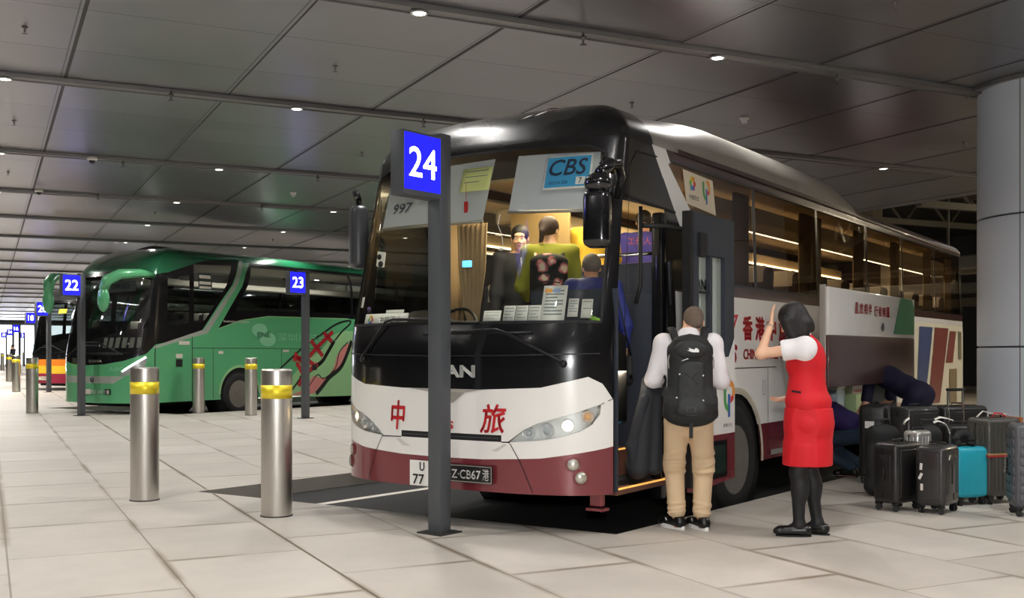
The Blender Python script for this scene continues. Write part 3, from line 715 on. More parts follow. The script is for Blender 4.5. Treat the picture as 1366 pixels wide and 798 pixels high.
reg = [('white_panels', rect(-S_-1, 0, S_+1, 9), 0), ('roof_maroon', rect(-S_-1, 3.03, S_+1, 9), 1), ('maroon_skirt', skirt, 1), ('maroon_band', rect(2.3, 1.975, S_-.2, 3.12), 2), ('maroon_band', rect(-S_+.2, 1.975, -2.3, 3.12), 2),
       ('window_band', rect(2.3, 2.07, S_-.9, 3.05), 3), ('window_band', rect(-S_+.9, 2.07, -2.3, 3.05), 3),
       ('silver_fairing', [(2.14, 3.12), (2.11, 3.35), (1.9, VT+.1), (7.35, VT+.1), (7.62, 3.12)], 3), ('silver_fairing', mir([(2.14, 3.12), (2.11, 3.35), (1.9, VT+.1), (7.35, VT+.1), (7.62, 3.12)]), 3),
       ('pillar_stripe', [(2.11, 3.12), (2.36, 3.12), (2.42, 3.04), (2.86, 2.66), (3.22, 2.09), (3.28, 1.975), (2.95, 1.975), (2.62, 2.47)], 5),
       ('front_mask', mask, 4), ('dome', [(-1.9, VT+.1), (-2.11, 3.35), (-2.14, 3.12), (2.14, 3.12), (2.11, 3.35), (1.9, VT+.1)], 5),
       ('windscreen', ws, 6), ('headlight_hole', hl, 7), ('headlight_hole', mir(hl), 7),
       ('hole', archF, 8), ('hole', mir(archF), 8), ('hole', archR, 8), ('hole', mir(archR), 8), ('hole', hatchhole, 8), ('hole', door_hole, 8),
       ('grille_slot', rect(-.40, .815, .55, .865), 7)]
for i, p in enumerate(wins+winsL): reg.append(('window%d' % i, p, 7))
reg.append(('window99', [(-1.62, 1.78), (-2.45, 1.8), (-2.45, 2.45), (-2.2, 2.85), (-1.75, 2.95), (-1.62, 2.7)], 7))
parts = shell_mesh(sh, .44, VT, reg)
MM = {'white_panels': M_wp1, 'roof_maroon': M_dmar, 'maroon_skirt': M_mar, 'maroon_band': M_dmar, 'window_band': M_blk, 'silver_fairing': M_sil, 'pillar_stripe': M_wp1, 'front_mask': M_blk, 'dome': M_dome, 'grille_slot': M_gasket}
NM = {'white_panels': 'body_panel', 'roof_maroon': 'roof_skin', 'maroon_skirt': 'skirt', 'maroon_band': 'waist_band', 'window_band': 'window_surround', 'silver_fairing': 'roof_fairing', 'pillar_stripe': 'pillar_stripe', 'front_mask': 'front_mask', 'dome': 'front_dome', 'grille_slot': 'grille'}
for side in (1, -1):
    fs = [f for f in parts['roof_maroon'] if (f[0][0]+f[2][0])*side > 0]
    shell_part(sh, 'roof_skin', fs, M_dmar, bus)
for k, fs in parts.items():
    if k == 'roof_maroon': continue
    if k in MM: shell_part(sh, NM[k], fs, MM[k], bus, thick=0)
    elif k == 'windscreen': shell_part(sh, 'windscreen', fs, M_ws, bus, off=-.004)
    elif k and k.startswith('window'): shell_part(sh, 'window', fs, M_sg if k != 'window99' else glass('driver_window_glass', (.3, .32, .30), .02, .12, 0, .1), bus, off=-.006)
roof_cap(sh, 'roof_crown', VT, 0, 13, M_dmar, bus)
MB().box((sh.L/2+.2, 0, .47), (sh.L-.6, 2.3, .06)).build('underbody', M_under, bus)
# gaskets
strip(sh, 'windscreen_gasket', ws+[ws[0]], .022, M_gasket, bus, .004)
strip(sh, 'seam', [(3.35, 1.33), (4.72, 1.33)], .008, M_gasket, bus); strip(sh, 'seam', [(4.5, 1.33), (4.5, .46)], .008, M_gasket, bus)
strip(sh, 'seam', [(.55, .815), (.62, .815)], .008, M_gasket, bus); strip(sh, 'seam', [(-.62, .81), (-.40, .815)], .008, M_gasket, bus)
strip(sh, 'seam', [(.62, .81), (.70, .68), (.8, .46)], .006, M_gasket, bus); strip(sh, 'seam', [(-.62, .81), (-.70, .68), (-.8, .46)], .006, M_gasket, bus)
strip(sh, 'seam', [(1.31, 1.1), (1.42, 1.14)], .006, M_gasket, bus); strip(sh, 'side_mirror_seam', [(1.55, 1.7), (1.55, 2.9), (1.75, 3.02), (2.2, 3.03)], .012, M_gasket, bus, .004)
strip(sh, 'rain_rail', [(2.55, 3.13), (4, 3.13), (7.6, 3.13), (13.2, 3.10)], .035, M_dmar, bus, .02)
strip(sh, 'door_header_seam', [(1.5, 2.66), (2.5, 2.62)], .02, M_gasket, bus, .006)
strip(sh, 'arch_trim', [(3.71+.63*math.cos(a), .5+.63*math.sin(a)) for a in np.linspace(-.1, PI+.1, 26)], .05, mat('arch_cream', '#b9b19c', .5, var=.1), bus, .008)
strip(sh, 'pillar_edge_trim', [(-1.31, 1.68), (-1.30, 2.4), (-1.27, 2.95)], .02, M_chrome, bus, .006)  # thin chrome strip along the driver-side pillar
shape_on('lower_grille_recess', [[(-.46, .80), (.60, .80), (.52, .745), (-.38, .745)]], W(sh, 0, 0, .004), mat('coach_pale_grey', '#c9c8c2', .3), bus)
shape_on('chevron_emblem', [[(-.30, 1.205), (.42, 1.205), (.25, 1.18), (.14, 1.10), (.02, 1.10), (-.1, 1.18)]], W(sh, -.02, -.005, .006), M_sil, bus)
shape_on('paint_chip', [[(0, 0), (.05, .01), (.13, .06), (.12, .085), (.05, .05)], [(-.13, -.03), (-.06, .0), (-.02, .035), (-.08, .02)]], W(sh, .45, 3.42, .004), mat('chip_grey', '#c6c4c0', .6), bus, label='pale scratch in the black front dome')
strip(sh, 'grille_rib', [(-.38, .84), (.53, .84)], .006, M_int, bus, .004)
# headlights
for sg in (1, -1):
    pl = hl if sg > 0 else mir(hl)
    fs = shell_poly(sh, pl, .06)
    h_ = shell_part(sh, 'headlight', fs, mat('headlight_bowl', '#f1f3f1', .3, .15, var=.03), bus, off=-.05)
    V, Fc = [], []
    for i, p in enumerate(pl): V += [sh.P(p[0], p[1], .0), sh.P(p[0], p[1], -.05)]
    n = len(pl)
    for i in range(n): Fc.append((2*i, 2*((i+1) % n), 2*((i+1) % n)+1, 2*i+1))
    me = bpy.data.meshes.new('rim'); me.from_pydata(V, [], Fc); me.update(); link('housing_rim', me, M_sil, h_)
    shell_part(sh, 'lens', fs, M_lens, h_, off=.004)
    for j, (a, b, r) in enumerate(((.76, .885, .042), (.90, .905, .052), (1.06, .945, .045), (1.215, 1.01, .045))):
        p = Vector(sh.P(sg*a, b, -.05)); q = Vector(sh.P(sg*a, b, .0)); d = (q-p).normalized()
        mb = MB(); M = Matrix.Translation(p) @ d.to_track_quat('Z', 'Y').to_matrix().to_4x4()
        mb.lathe([(0, .004), (r*.55, .012), (r*.9, .03), (r, .034), (r*1.06, .02), (r*1.08, 0)], n=24); bmesh.ops.transform(mb.bm, matrix=M, verts=mb.bm.verts)
        mb.build('reflector', mat('reflector_silver', '#f4f4f4', .15, .6), h_, True)
        mb = MB(); mb.ball((0, 0, .02), r*.5, n=12); bmesh.ops.transform(mb.bm, matrix=M, verts=mb.bm.verts)
        mb.build('bulb', {2: emis('warm_side_lamp', '#ffe2b0', 5), 3: mat('amber_lens', '#d8a56a', .2, emit=.15)}.get(j, mat('projector_lens', '#c7cfd2', .06, .3, coat=1)), h_, True)
    for a, b in ((1.10, .665), (1.155, .57)):
        p = Vector(sh.P(sg*a, b, -.005)); q = Vector(sh.P(sg*a, b, .05)); d = (q-p).normalized(); M = Matrix.Translation(p) @ d.to_track_quat('Z', 'Y').to_matrix().to_4x4()
        mb = MB(); mb.lathe([(.06, .0), (.052, .012), (.048, .0), (.046, .02)], n=24); bmesh.ops.transform(mb.bm, matrix=M, verts=mb.bm.verts); f_ = mb.build('fog_light', M_mar, bus, True)
        mb = MB(); mb.lathe([(.045, .0), (.042, .022), (.02, .03), (0, .032)], n=24); bmesh.ops.transform(mb.bm, matrix=M, verts=mb.bm.verts); mb.build('fog_lens', mat('fog_glass', '#c9c6b8', .15, .6, coat=1, var=.3, scale=60), f_, True)
# lettering on the front
text_on('character_zhong', '中', W(sh, -.435, .985), M_red, bus, h=.22, wd=.15, bold=.02, shear=.12)
text_on('character_lv', '旅', W(sh, .48, .985), M_red, bus, h=.21, wd=.22, bold=.015, shear=.15)
text_on('red_letters', 'CTS', W(sh, .02, .925), M_red, bus, h=.055, wd=.2, bold=.03)
text_on('maker_letters', 'MAN', W(sh, .115, 1.335, .012), mat('badge_silver', '#cfcfca', .35, .2), bus, h=.085, wd=.41, bold=.035)
# plates
pw = shape_on('number_plate', [rect(-.29, .445, .06, .64)], lambda x, y: sh.P(x, y, .02), mat('plate_white', '#eceae4', .4), bus, thick=.008, label='white two-line number plate')
text_on('plate_letters', 'U', W(sh, -.165, .595, .028), M_blk, pw, h=.065, wd=.045, bold=.015); text_on('plate_figures', '77', W(sh, -.2, .495, .028), M_blk, pw, h=.075, wd=.11, bold=.015)
pb = shape_on('number_plate', [rect(.03, .50, .495, .635)], lambda x, y: sh.P(x, y, .034), mat('plate_black', '#1a1a1a', .4), bus, thick=.008, label='black number plate with white characters')
for q in (rect(.035, .505, .49, .511), rect(.035, .624, .49, .630), rect(.035, .505, .041, .63), rect(.484, .505, .49, .63)): shape_on('plate_border', [q], lambda x, y: sh.P(x, y, .041), M_sil, pb)
text_on('plate_characters', '粤Z·CB67', W(sh, .225, .568, .042), M_wp1, pb, h=.085, wd=.34, bold=.01); text_on('plate_characters', '港', W(sh, .44, .568, .042), M_wp1, pb, h=.085, wd=.055, bold=.01)
# wipers
wm = mat('wiper_black', '#17171a', .35, .3)
stube(sh, 'wiper_arm', [(-.86, 1.43), (-.82, 1.47), (-.60, 1.715), (-.52, 1.73), (-.1, 1.725)], .011, wm, bus); stube(sh, 'wiper_blade', [(-.55, 1.705), (.33, 1.70)], .009, wm, bus, .02)
stube(sh, 'wiper_arm', [(1.02, 1.40), (.98, 1.43), (.62, 1.60), (.5, 1.64), (.1, 1.625)], .011, wm, bus); stube(sh, 'wiper_blade', [(-.18, 1.615), (.78, 1.62)], .009, wm, bus, .02)
for a, b in ((-.86, 1.42), (1.03, 1.395)):
    mb = MB(); mb.ball(sh.P(a, b, .015), .028); mb.build('wiper_pivot', wm, bus, True)
strip(sh, 'mask_crease', [(-1.3, 1.47), (-.6, 1.455), (0, 1.45), (.6, 1.455), (1.3, 1.47)], .01, M_gasket, bus, .004)
# mirrors
mm = mat('mirror_shell', '#101012', .18, coat=.6)
m1 = MB(); m1.tube([(.50, -1.25, 2.62), (.46, -1.31, 2.76), (.30, -1.37, 2.83), (.12, -1.40, 2.80), (.02, -1.39, 2.72)], [.03, .035, .04, .045, .05], n=12)
m1.tube([(.42, -1.26, 2.80), (.3, -1.30, 2.86), (.15, -1.35, 2.85), (.05, -1.38, 2.78)], .022, n=10); ma = m1.build('mirror', mm, bus, True, label='black wing mirror on a curved arm')
mb = MB(); mb.box((0, 0, 0), (.16, .19, .40), bevel=.055, seg=4); mb.bm.transform(Matrix.Translation((-.02, -1.385, 2.40)) @ Euler((0, .03, .3)).to_matrix().to_4x4()); mb.build('mirror_head', mm, ma, True)
mb = MB(); mb.ball((-.01, -1.385, 2.65), .1, sc=(.95, 1.0, .75)); mb.build('mirror_cap', mm, ma, True)
mb = MB(); mb.box((.068, -1.36, 2.40), (.006, .15, .33), (0, .03, .3), bevel=.002); mb.build('mirror_glass', M_chrome, ma)
m2 = MB(); m2.tube([(.35, 1.18, 2.80), (.42, 1.27, 2.86), (.52, 1.33, 2.84), (.56, 1.35, 2.75)], .03, n=10); m2a = m2.build('mirror', mm, bus, True, label='dark wing mirror on the driver side')
mb = MB(); mb.box((0, 0, 0), (.15, .19, .56), bevel=.06, seg=4); mb.bm.transform(Matrix.Translation((.55, 1.35, 2.49)) @ Euler((0, 0, -.5)).to_matrix().to_4x4()); mb.build('mirror_head', mat('mirror_grey', '#3a3b3e', .4), m2a, True)
# wheels and wheel wells
for x, nm in ((2.71, 'F'), (9.61, 'R')):
    wheel('wheel', (x, -1.25, .5), bus); w2 = wheel('wheel', (x, 1.25, .5), bus); w2.rotation_euler = (0, 0, PI)
    for y in (-1, 1):
        mb = MB(); mb.lathe([(.66, y*1.24), (.66, y*.85), (0, y*.85)], c=(x, 0, .5), n=32, axis='Y'); 
        bmesh.ops.delete(mb.bm, geom=[v for v in mb.bm.verts if v.co.z < .2 and False], context='VERTS'); mb.build('wheel_well', M_under, bus, True)
# bracket under the corner
mb = MB(); mb.box((.36, -1.17, .40), (.06, .10, .10), bevel=.01); mb.box((.36, -1.17, .33), (.10, .14, .02)); mb.build('jacking_bracket', M_mar, bus)
# door well: side walls and steps
mb = MB(); mb.box((.47, -.9, 1.2), (.03, .75, 1.5)); mb.build('door_well_wall', M_intd, bus)
pn = MB().box((1.37, -.86, 1.33), (.04, .82, 1.76), bevel=.008).build('entrance_partition', M_intd, bus, auto=.6)
MB().box((1.345, -.93, 1.30), (.02, .40, 1.3), bevel=.009).build('partition_panel', M_intd, pn, auto=.6); MB().box((1.345, -.60, 1.30), (.02, .14, 1.2), bevel=.009).build('partition_panel', M_intd, pn, auto=.6)
for k, (z, y0, y1) in enumerate(((.46, -1.27, -.98), (.70, -.98, -.72), (.94, -.72, -.35))):
    s0 = MB().box((.91, (y0+y1)/2, z-.02), (.86, y1-y0, .04), bevel=.004).build('entrance_step', M_wood, bus)
    MB().box((.91, y1, z+.1), (.86, .02, .24)).build('riser', M_wood, s0); MB().box((.91, y0+.012, z+.004), (.86, .02, .01)).build('nosing_light', mat('step_light', '#ffb45a', .4, emit=.5), s0)
MB().box((1.31, -1.2, 1.45), (.10, .1, 2.3), bevel=.02).build('door_pillar', M_blk, bus, auto=.6)
mb = MB(); mb.tube([(1.02, -1.18, 2.62), (1.02, -1.18, 2.0), (1.0, -1.15, 1.86)], .017); mb.build('grab_pole', M_gasket, bus, True)
for zz in (2.47, 1.0): mb = MB(); mb.tube([(1.02, -1.2, zz), (1.2, -1.32, zz+.005), (1.38, -1.42, zz-.02)], .02); mb.build('door_arm', M_gasket, bus, True)
# door leaf, swung out against the side
dy = -1.275-.165
def lx(px): return 1.35+(px-920)/58*.86
leaf = MB()
for (x0, x1, z0, z1) in ((1.36, 2.215, 2.27, 2.60), (1.36, 1.49, 1.5, 2.28), (2.02, 2.215, 1.5, 2.28), (1.36, 2.215, 1.40, 1.54), (1.71, 1.755, 1.54, 2.27)): leaf.box(((x0+x1)/2, dy, (z0+z1)/2), (x1-x0, .05, z1-z0), bevel=.004)
lf = leaf.build('door_leaf', M_intd, bus, label='outward swung passenger door, dark above, white and maroon below')
def leafpoly(name, poly, m, off=0, th=.05):
    mb = MB(); M = Matrix.Translation((0, dy+th/2+off, 0)) @ Matrix.Rotation(PI/2, 4, 'X'); mb.prism(poly, th, M); return mb.build(name, m, lf)
leafpoly('lower_panel', [(1.36, .79), (2.215, .79), (2.215, 1.60), (2.09, 1.44), (1.36, 1.40)], M_wp1, -.004)
leafpoly('maroon_panel', [(1.36, .36), (2.215, .40), (2.215, .79), (1.36, .79)], M_mar, -.004)
leafpoly('upper_window', rect(1.49, 1.54, 1.71, 2.27), mat('door_pane_reflection', '#a3ada0', .08, .1, var=.2, scale=2, coat=1), .02, .006); leafpoly('upper_window', rect(1.755, 1.54, 2.02, 2.27), MATS['door_pane_reflection'], .02, .006)  # opaque pale colour stands in for the reflection in the glass
wl = leafpoly('lower_window', rect(1.68, .43, 2.04, .74), M_blk, -.008); leafpoly('lower_pane', rect(1.72, .47, 2.0, .70), mat('door_dark_pane', '#26332c', .1, coat=1), -.012)
leafpoly('bracket', rect(1.46, 2.25, 1.60, 2.44), M_gasket, -.02, .06); leafpoly('edge_seal', rect(1.31, .40, 1.37, 2.60), M_gasket, .005, .07)
text_on('reflected_letters', 'AN', plane_fn((1.60, dy-.012+.02, 2.03), (1, 0, 0), (0, 0, 1)), M_gasket, lf, h=.085, wd=.19, bold=.02)  # lettering reflected in the pane, laid on as dark letters
MB().box((1.6, dy-.01, 1.965), (.22, .012, .02)).build('door_bar', M_gasket, lf)
def logo_colours(name, fn, s, parent):
    """upright stroke, two nested bowls and a ring, in four colours"""
    r = None
    for nm, col, polys in (('blue_stroke', '#2f5fb0', [rect(-.06, -.55, .10, .15)]), ('green_stroke', '#4f9e52', [rect(-.38, .0, -.20, .45)]+[circ(-.0, .0, .38, 10, PI, 1.5*PI)+circ(0, 0, .2, 10, PI, 1.5*PI)[::-1]]),
                        ('orange_bowl', '#e0913a', [circ(.12, .22, .34, 14, -.2*PI, .62*PI)+circ(.12, .22, .16, 14, -.2*PI, .62*PI)[::-1]]), ('red_bowl', '#cc3d33', [circ(.12, .22, .34, 10, -.5*PI, -.2*PI)+circ(.12, .22, .16, 10, -.5*PI, -.2*PI)[::-1]])):
        shape_on(nm, [[(x*s, y*s) for x, y in p] for p in polys], fn, mat(nm, col, .45), parent)
logo_colours('door_logo', plane_fn((2.08, dy-.032, 1.08), (1, 0, 0), (0, 0, 1)), .28, lf)
text_on('door_caption', '香港 巴士', plane_fn((2.06, dy-.032, .86), (1, 0, 0), (0, 0, 1)), M_int, lf, h=.03, wd=.2)
# side lettering
for i, ch in enumerate('香港中旅'): text_on('side_character', ch, W(sh, 3.98+.31*i, 1.70), M_red, bus, h=.215, wd=.225, bold=.03)
text_on('side_letters', 'CHINA TRAVEL TOUR', W(sh, 4.52, 1.458), M_red, bus, h=.095, wd=1.28, bold=.02)
text_on('side_letters', 'CTS', W(sh, 3.45, 1.46), M_red, bus, h=.15, wd=.52, bold=.05, shear=.15)
shape_on('side_emblem', [[(3.42, 1.80), (3.76, 1.82), (3.60, 1.62)]], W(sh, 0, 0), M_red, bus); shape_on('side_emblem', [[(3.49, 1.775), (3.69, 1.79), (3.60, 1.68)]], W(sh, 0, 0, .008), M_wp1, bus)
strip(sh, 'fuel_flap_handle', [(4.36, 1.07), (4.36, 1.20), (4.42, 1.20), (4.42, 1.07), (4.36, 1.07)], .008, M_int, bus, .005)
strip(sh, 'skirt_sill', [(4.55, .5), (9.9, .5)], .05, M_sil, bus, .012)
# rear picture panels
rp = shell_part(sh, 'picture_panel', shell_poly(sh, rect(10.15, .62, 13.35, 1.90), .3), mat('panel_cream', '#cfc9b4', .4), bus, off=.006)
for nm, poly, col in (('blue_photo', [(10.45, 1.84), (11.25, 1.84), (10.75, .70), (10.25, .70)], '#3d4870'), ('red_photo', [(11.4, 1.84), (12.3, 1.84), (11.7, .70), (10.95, .70)], '#733730'),
                      ('brown_photo', [(12.4, 1.80), (12.85, 1.80), (12.6, 1.3), (12.1, 1.3)], '#7a3f38'), ('tan_photo', rect(12.35, .66, 12.9, 1.2), '#7f6f52'), ('grey_photo', rect(13.0, 1.35, 13.25, 1.8), '#75705c')):
    shell_part(sh, nm, shell_poly(sh, poly, .3), mat('print_'+nm, col, .35, var=.35, scale=2.5, stretch=(2, 1, .6)), rp, off=.012)
# luggage hatch lifted out parallel to the side
hx0, hx1, hy, hz0, hz1 = 3.74, 7.02, -1.275-.5, 1.13, 2.14
hh = empty('tmp', (0, 0, 0)); hh.name = 'luggage_hatch'; hh.parent = bus; hh['label'] = 'raised luggage hatch, white above and maroon below'
MB().box(((hx0+hx1)/2, hy, 1.385), (hx1-hx0, .05, .51), bevel=.012).build('maroon_half', mat('hatch_maroon', '#4a2f2c', .4, .1, var=.12, coat=.3), hh, auto=.6)
MB().box(((hx0+hx1)/2, hy, 1.875), (hx1-hx0, .05, .47), bevel=.012).build('white_half', M_wp1, hh, auto=.6)
mb = MB(); M = Matrix.Translation((0, hy-.028, 0)) @ Matrix.Rotation(PI/2, 4, 'X'); mb.prism([(6.05, 1.68), (6.98, 1.68), (6.98, 2.02), (6.86, 2.10), (6.36, 2.10)], .004, M); mb.build('green_print', mat('hatch_green', '#3d7a55', .4, var=.25, scale=2.5, stretch=(2, 1, 1)), hh)
hf = lambda x, z: plane_fn((x, hy-.034, z), (1, 0, 0), (0, 0, 1))
for i, ch in enumerate('星旅相伴'): text_on('hatch_character', ch, hf(4.62+.16*i, 1.93), M_red, hh, h=.11, wd=.12, bold=.02)
for i, ch in enumerate('行者無疆'): text_on('hatch_character', ch, hf(5.32+.16*i, 1.92), M_red, hh, h=.11, wd=.12, bold=.02)
shape_on('hatch_badge', [circ(5.6, 1.75, .05, 16)], plane_fn((0, hy-.034, 0), (1, 0, 0), (0, 0, 1)), M_int, hh)
for x in (3.68, 6.94):
    mb = MB(); mb.tube([(x, hy+.02, 1.5), (x, -1.5, 1.72), (x, -1.15, 1.34)], .018, n=8); mb.build('hatch_arm', M_int, hh, True)
MB().box((hx0-.005, hy+.035, 1.63), (.02, .06, 1.0), bevel=.004).build('edge_channel', M_sil, hh)
# luggage bay
mb = MB(); x0, x1 = 4.2, 8.3; xc, xl = (x0+x1)/2, x1-x0
for c, d in (((xc, -.3, .54), (xl, 1.95, .03)), ((xc, -.3, 1.32), (xl, 1.95, .03)), ((x0, -.3, .93), (.03, 1.95, .8)), ((x1, -.3, .93), (.03, 1.95, .8)), ((xc, .68, .93), (xl, .03, .8))): mb.box(c, d)
mb.build('luggage_bay', mat('bay_lining', '#6c6d6b', .7, var=.2), bus)
MB().box((xc, -1.0, 1.29), (3.2, .06, .03)).build('bay_fill_strip', emis('bay_fill_strip', '#f2f6ff', 5), bus)  # glowing strip added to brighten the bay
# ---- cabin
MB().box((7.2, 0, 1.17), (10.8, 2.4, .06)).build('cabin_floor', M_int, bus); MB().box((1.15, .28, .9), (1.5, 1.3, .06)).build('cab_floor', M_int, bus)
MB().box((7.3, 0, 3.10), (10.9, 2.1, .03)).build('cabin_ceiling', M_cream, bus)
MB().box((1.75, .45, 1.05), (.04, 1.5, .24)).build('aisle_step', M_wood, bus)
for y in (-1, 1):
    MB().box((7.4, y*.94, 2.83), (10.2, .36, .16), bevel=.03).build('luggage_rack', M_cream, bus)
    MB().box((7.4, y*.76, 2.76), (10.0, .03, .02)).build('rack_light', M_cs, bus)
    MB().box((7.2, y*1.2, 1.62), (10.8, .03, .86)).build('side_lining', M_int, bus)
for x in (1.9, 4.2, 6.5, 8.8, 11): area('cabin_lamp', (x, 0, 3.05), .5, BUSLIGHT_W if x > 1 else BUSLIGHT_W*1.4, (1, .82, .52), size_y=.5, parent=bus)
area('cab_lamp', (1.25, -.1, 2.98), .5, BUSLIGHT_W*.8, (1, .84, .58), size_y=.9, parent=bus)
area('step_fill', (.75, -1.1, 1.35), .2, 3.5, (1, .85, .65), (.3, 0, 0), parent=bus)  # fill light added to brighten the dark entrance steps
area('luggage_bay_fill', (xc, -.6, 1.28), 2.6, 26, (.95, .97, 1), size_y=.5, parent=bus)  # unseen fill that lifts the dark bay contents
# dashboard with the driver's hump
def dash_y(y, o): return o
mb = MB(); n = 14
rows = []
for k in range(n+1):
    y = -1.15+2.3*k/n; x0 = sh.at(sh.sy(abs(y)))[0]+.12
    hump = .17*math.exp(-((y-.55)/.42)**2)
    rows.append([mb.bm.verts.new(p) for p in ((x0, y, .95), (x0, y, 1.62), (x0+.12, y, 1.66+hump*.6), (x0+.3, y, 1.66+hump), (x0+.48, y, 1.60+hump*.8), (.85, y, 1.35), (.85, y, .95))])
for a, b in zip(rows, rows[1:]):
    for i in range(6): mb.bm.faces.new((a[i], b[i], b[i+1], a[i+1]))
mb.bm.faces.new(rows[0]); mb.bm.faces.new(rows[-1]); mb.build('dashboard', M_dash, bus, True)
sw = MB(); sw.tube([(.98+.14*math.cos(a)*.5, .6+.22*math.sin(a), 1.66+.2*math.cos(a)) for a in np.linspace(0, 2*PI, 28, endpoint=False)], .014, closed=True, n=8); sw.cyl((.98, .6, 1.66), (.8, .6, 1.45), .03); sw.build('steering_wheel', M_dash, bus, True)
# driver seat, passenger seats
def seat(name, x, y, m=M_seat, hd=1.0, z=1.2):
    s0 = bpy.data.objects.new(name, None); C.objects.link(s0); s0.parent = bus; s0.location = (x, y, z)
    MB().box((0, 0, .38), (.44, .42, .14), bevel=.04, seg=3).build('seat_cushion', m, s0, auto=.8)
    MB().box((.24, 0, .78), (.12, .42, .74), (0, .14, 0), bevel=.05, seg=3).build('seat_back', m, s0, auto=.8)
    MB().box((.28, 0, 1.06), (.125, .30, .2), (0, .14, 0), bevel=.03, seg=3).build('headrest_cover', M_head, s0, auto=.8)
    MB().box((0, 0, .16), (.3, .3, .32)).build('seat_base', M_gasket, s0); return s0
seat('driver_seat', 1.45, .62, mat('driver_seat_grey', '#3c4048', .8), z=.95)
ps = None
for i in range(11):
    for y in (-.92, -.5, .5, .92):
        x = 2.9+i*.86
        if ps is None: ps = seat('passenger_seat', x, y)
        else: c = copy_tree(ps, bus); c.location = (x, y, 1.2)
# curtains: gathered strips beside the side windows
cp = None
def curtain(x, y, wd=.34, z0=2.06, z1=2.98):
    V, Fc = [], []; n = 16
    for k in range(n+1):
        a = x-wd/2+wd*k/n; b = y+.025*math.sin(k*2.4)
        V += [(a, b, z0), (a, b, (z0+z1)/2+.05), (a, b, z1)]
        if k: j = 3*k; Fc += [(j-3, j, j+1, j-2), (j-2, j+1, j+2, j-1)]
    me = bpy.data.meshes.new('curtain'); me.from_pydata(V, [], Fc); me.update(); o = link('curtain', me, M_curt, bus, True); md = o.modifiers.new('s', 'SOLIDIFY'); md.thickness = .008
for y in (-1.14, 1.14):
    for x in (3.15, 4.98, 5.35, 6.95, 8.65, 10.5, 11.9): curtain(x, y, .34 if x not in (5.35,) else .24)
curtain(1.75, 1.1, .5, 1.6, 2.95)
mb = MB(); V = []
for k in range(13): 
    t = k/12; mb.bm.verts.new
o_ = None
V, Fc = [], []
for k in range(19):                                                  # driver's curtain, tied at the bottom
    t = k/18; 
    for z, wd_, y0 in ((2.62, .34, .10), (2.2, .30, .10), (1.9, .2, .10), (1.72, .12, .08)):
        V.append((1.2+.02*math.sin(k*2.2), y0+.50-wd_/2+wd_*t, z))
    if k: j = 4*k; Fc += [(j-4+i, j+i, j+i+1, j-3+i) for i in range(3)]
me = bpy.data.meshes.new('driver_curtain'); me.from_pydata(V, [], Fc); me.update(); link('driver_curtain', me, M_curt, bus, True).modifiers.new('s', 'SOLIDIFY').thickness = .008
MB().box((1.80, .95, 1.70), (.04, .4, 1.3), bevel=.01).build('driver_screen', mat('screen_smoke', '#33343a', .3), bus)
MB().box((2.06, .42, 2.05), (.03, .66, 1.7), bevel=.008).build('cabin_partition', mat('partition_tan', '#a98e60', .6), bus)
MB().box((.75, .31, 2.22), (.03, .085, .055), bevel=.006).build('display', emis('small_display', '#5db4ff', 1.3), bus, label='small lit blue display')
mb = MB(); mb.tube([(1.34, -1.15, 2.28), (1.34, -.6, 2.28), (1.34, -.52, 2.2)], .016); mb.build('partition_rail', M_chrome, bus, True)
# roller blinds behind the windscreen
for nm, pl in (('windscreen_blind', [(-1.12, 2.56), (.12, 2.545), (.13, 3.05), (-1.12, 3.02)]), ('windscreen_blind', [(.36, 2.60), (1.16, 2.57), (1.14, 3.02), (.36, 3.05)])):
    b_ = shell_part(sh, nm, shell_poly(sh, pl, .12), M_blind, bus, off=-.07)
    if pl[0][0] < 0: text_on('blind_figures', '997', W(sh, -.82, 2.71, -.062), M_int, b_, h=.085, wd=.26, bold=.01, shear=.1)
    stube(sh, 'blind_rod', [(pl[0][0], pl[0][1]-.01), (pl[1][0], pl[1][1]-.01)], .012, M_sil, b_, -.07)
# ---- things stuck inside the windscreen or lying on the dashboard: each its own
def in_bus(o): o.location = WO; o.rotation_euler = (0, 0, WA); return o
M_paper = mat('paper_white', '#e9e8e2', .7, var=.02); M_ink = mat('ink_grey', '#7d8a8c', .7); M_inkd = mat('ink_dark', '#26324a', .6)
def card(name, s0, v0, s1, v1, m, label, cat='paper', group=None, lines=6, off=-.03, lean=0):
    o = in_bus(shell_part(sh, name, shell_poly(sh, [(s0, v0), (s1, v0), (s1+lean, v1), (s0+lean, v1)], .1), m, None, off=off, thick=.002)); tag(o, label, cat, group)
    h, w_ = v1-v0, s1-s0
    for k in range(lines):
        z = v1-h*(.16+.7*k/max(1, lines)); a, b = s0+w_*.12, s1-w_*(.12+.25*(k % 3 == 2))
        shape_on('print_line', [[(a, z), (b, z), (b, z+h*.035), (a, z+h*.035)]], lambda x, y: sh.P(x, y, off+.003), M_ink, o)
    return o
cb = card('route_sign', .665, 2.725, 1.085, 2.995, M_paper, 'white edged blue sign reading CBS inside the windscreen', 'sign', lines=0)
shell_part(sh, 'blue_field', shell_poly(sh, rect(.683, 2.74, 1.068, 2.98), .1), mat('cbs_blue', '#3f9fd0', .5, var=.15, scale=3), cb, off=-.026)
text_on('sign_letters', 'CBS', W(sh, .875, 2.895, -.022), M_inkd, cb, h=.125, wd=.33, bold=.012, shear=.2); text_on('sign_small_print', '2025/26 SZB', W(sh, .80, 2.775, -.022), M_inkd, cb, h=.022, wd=.17)
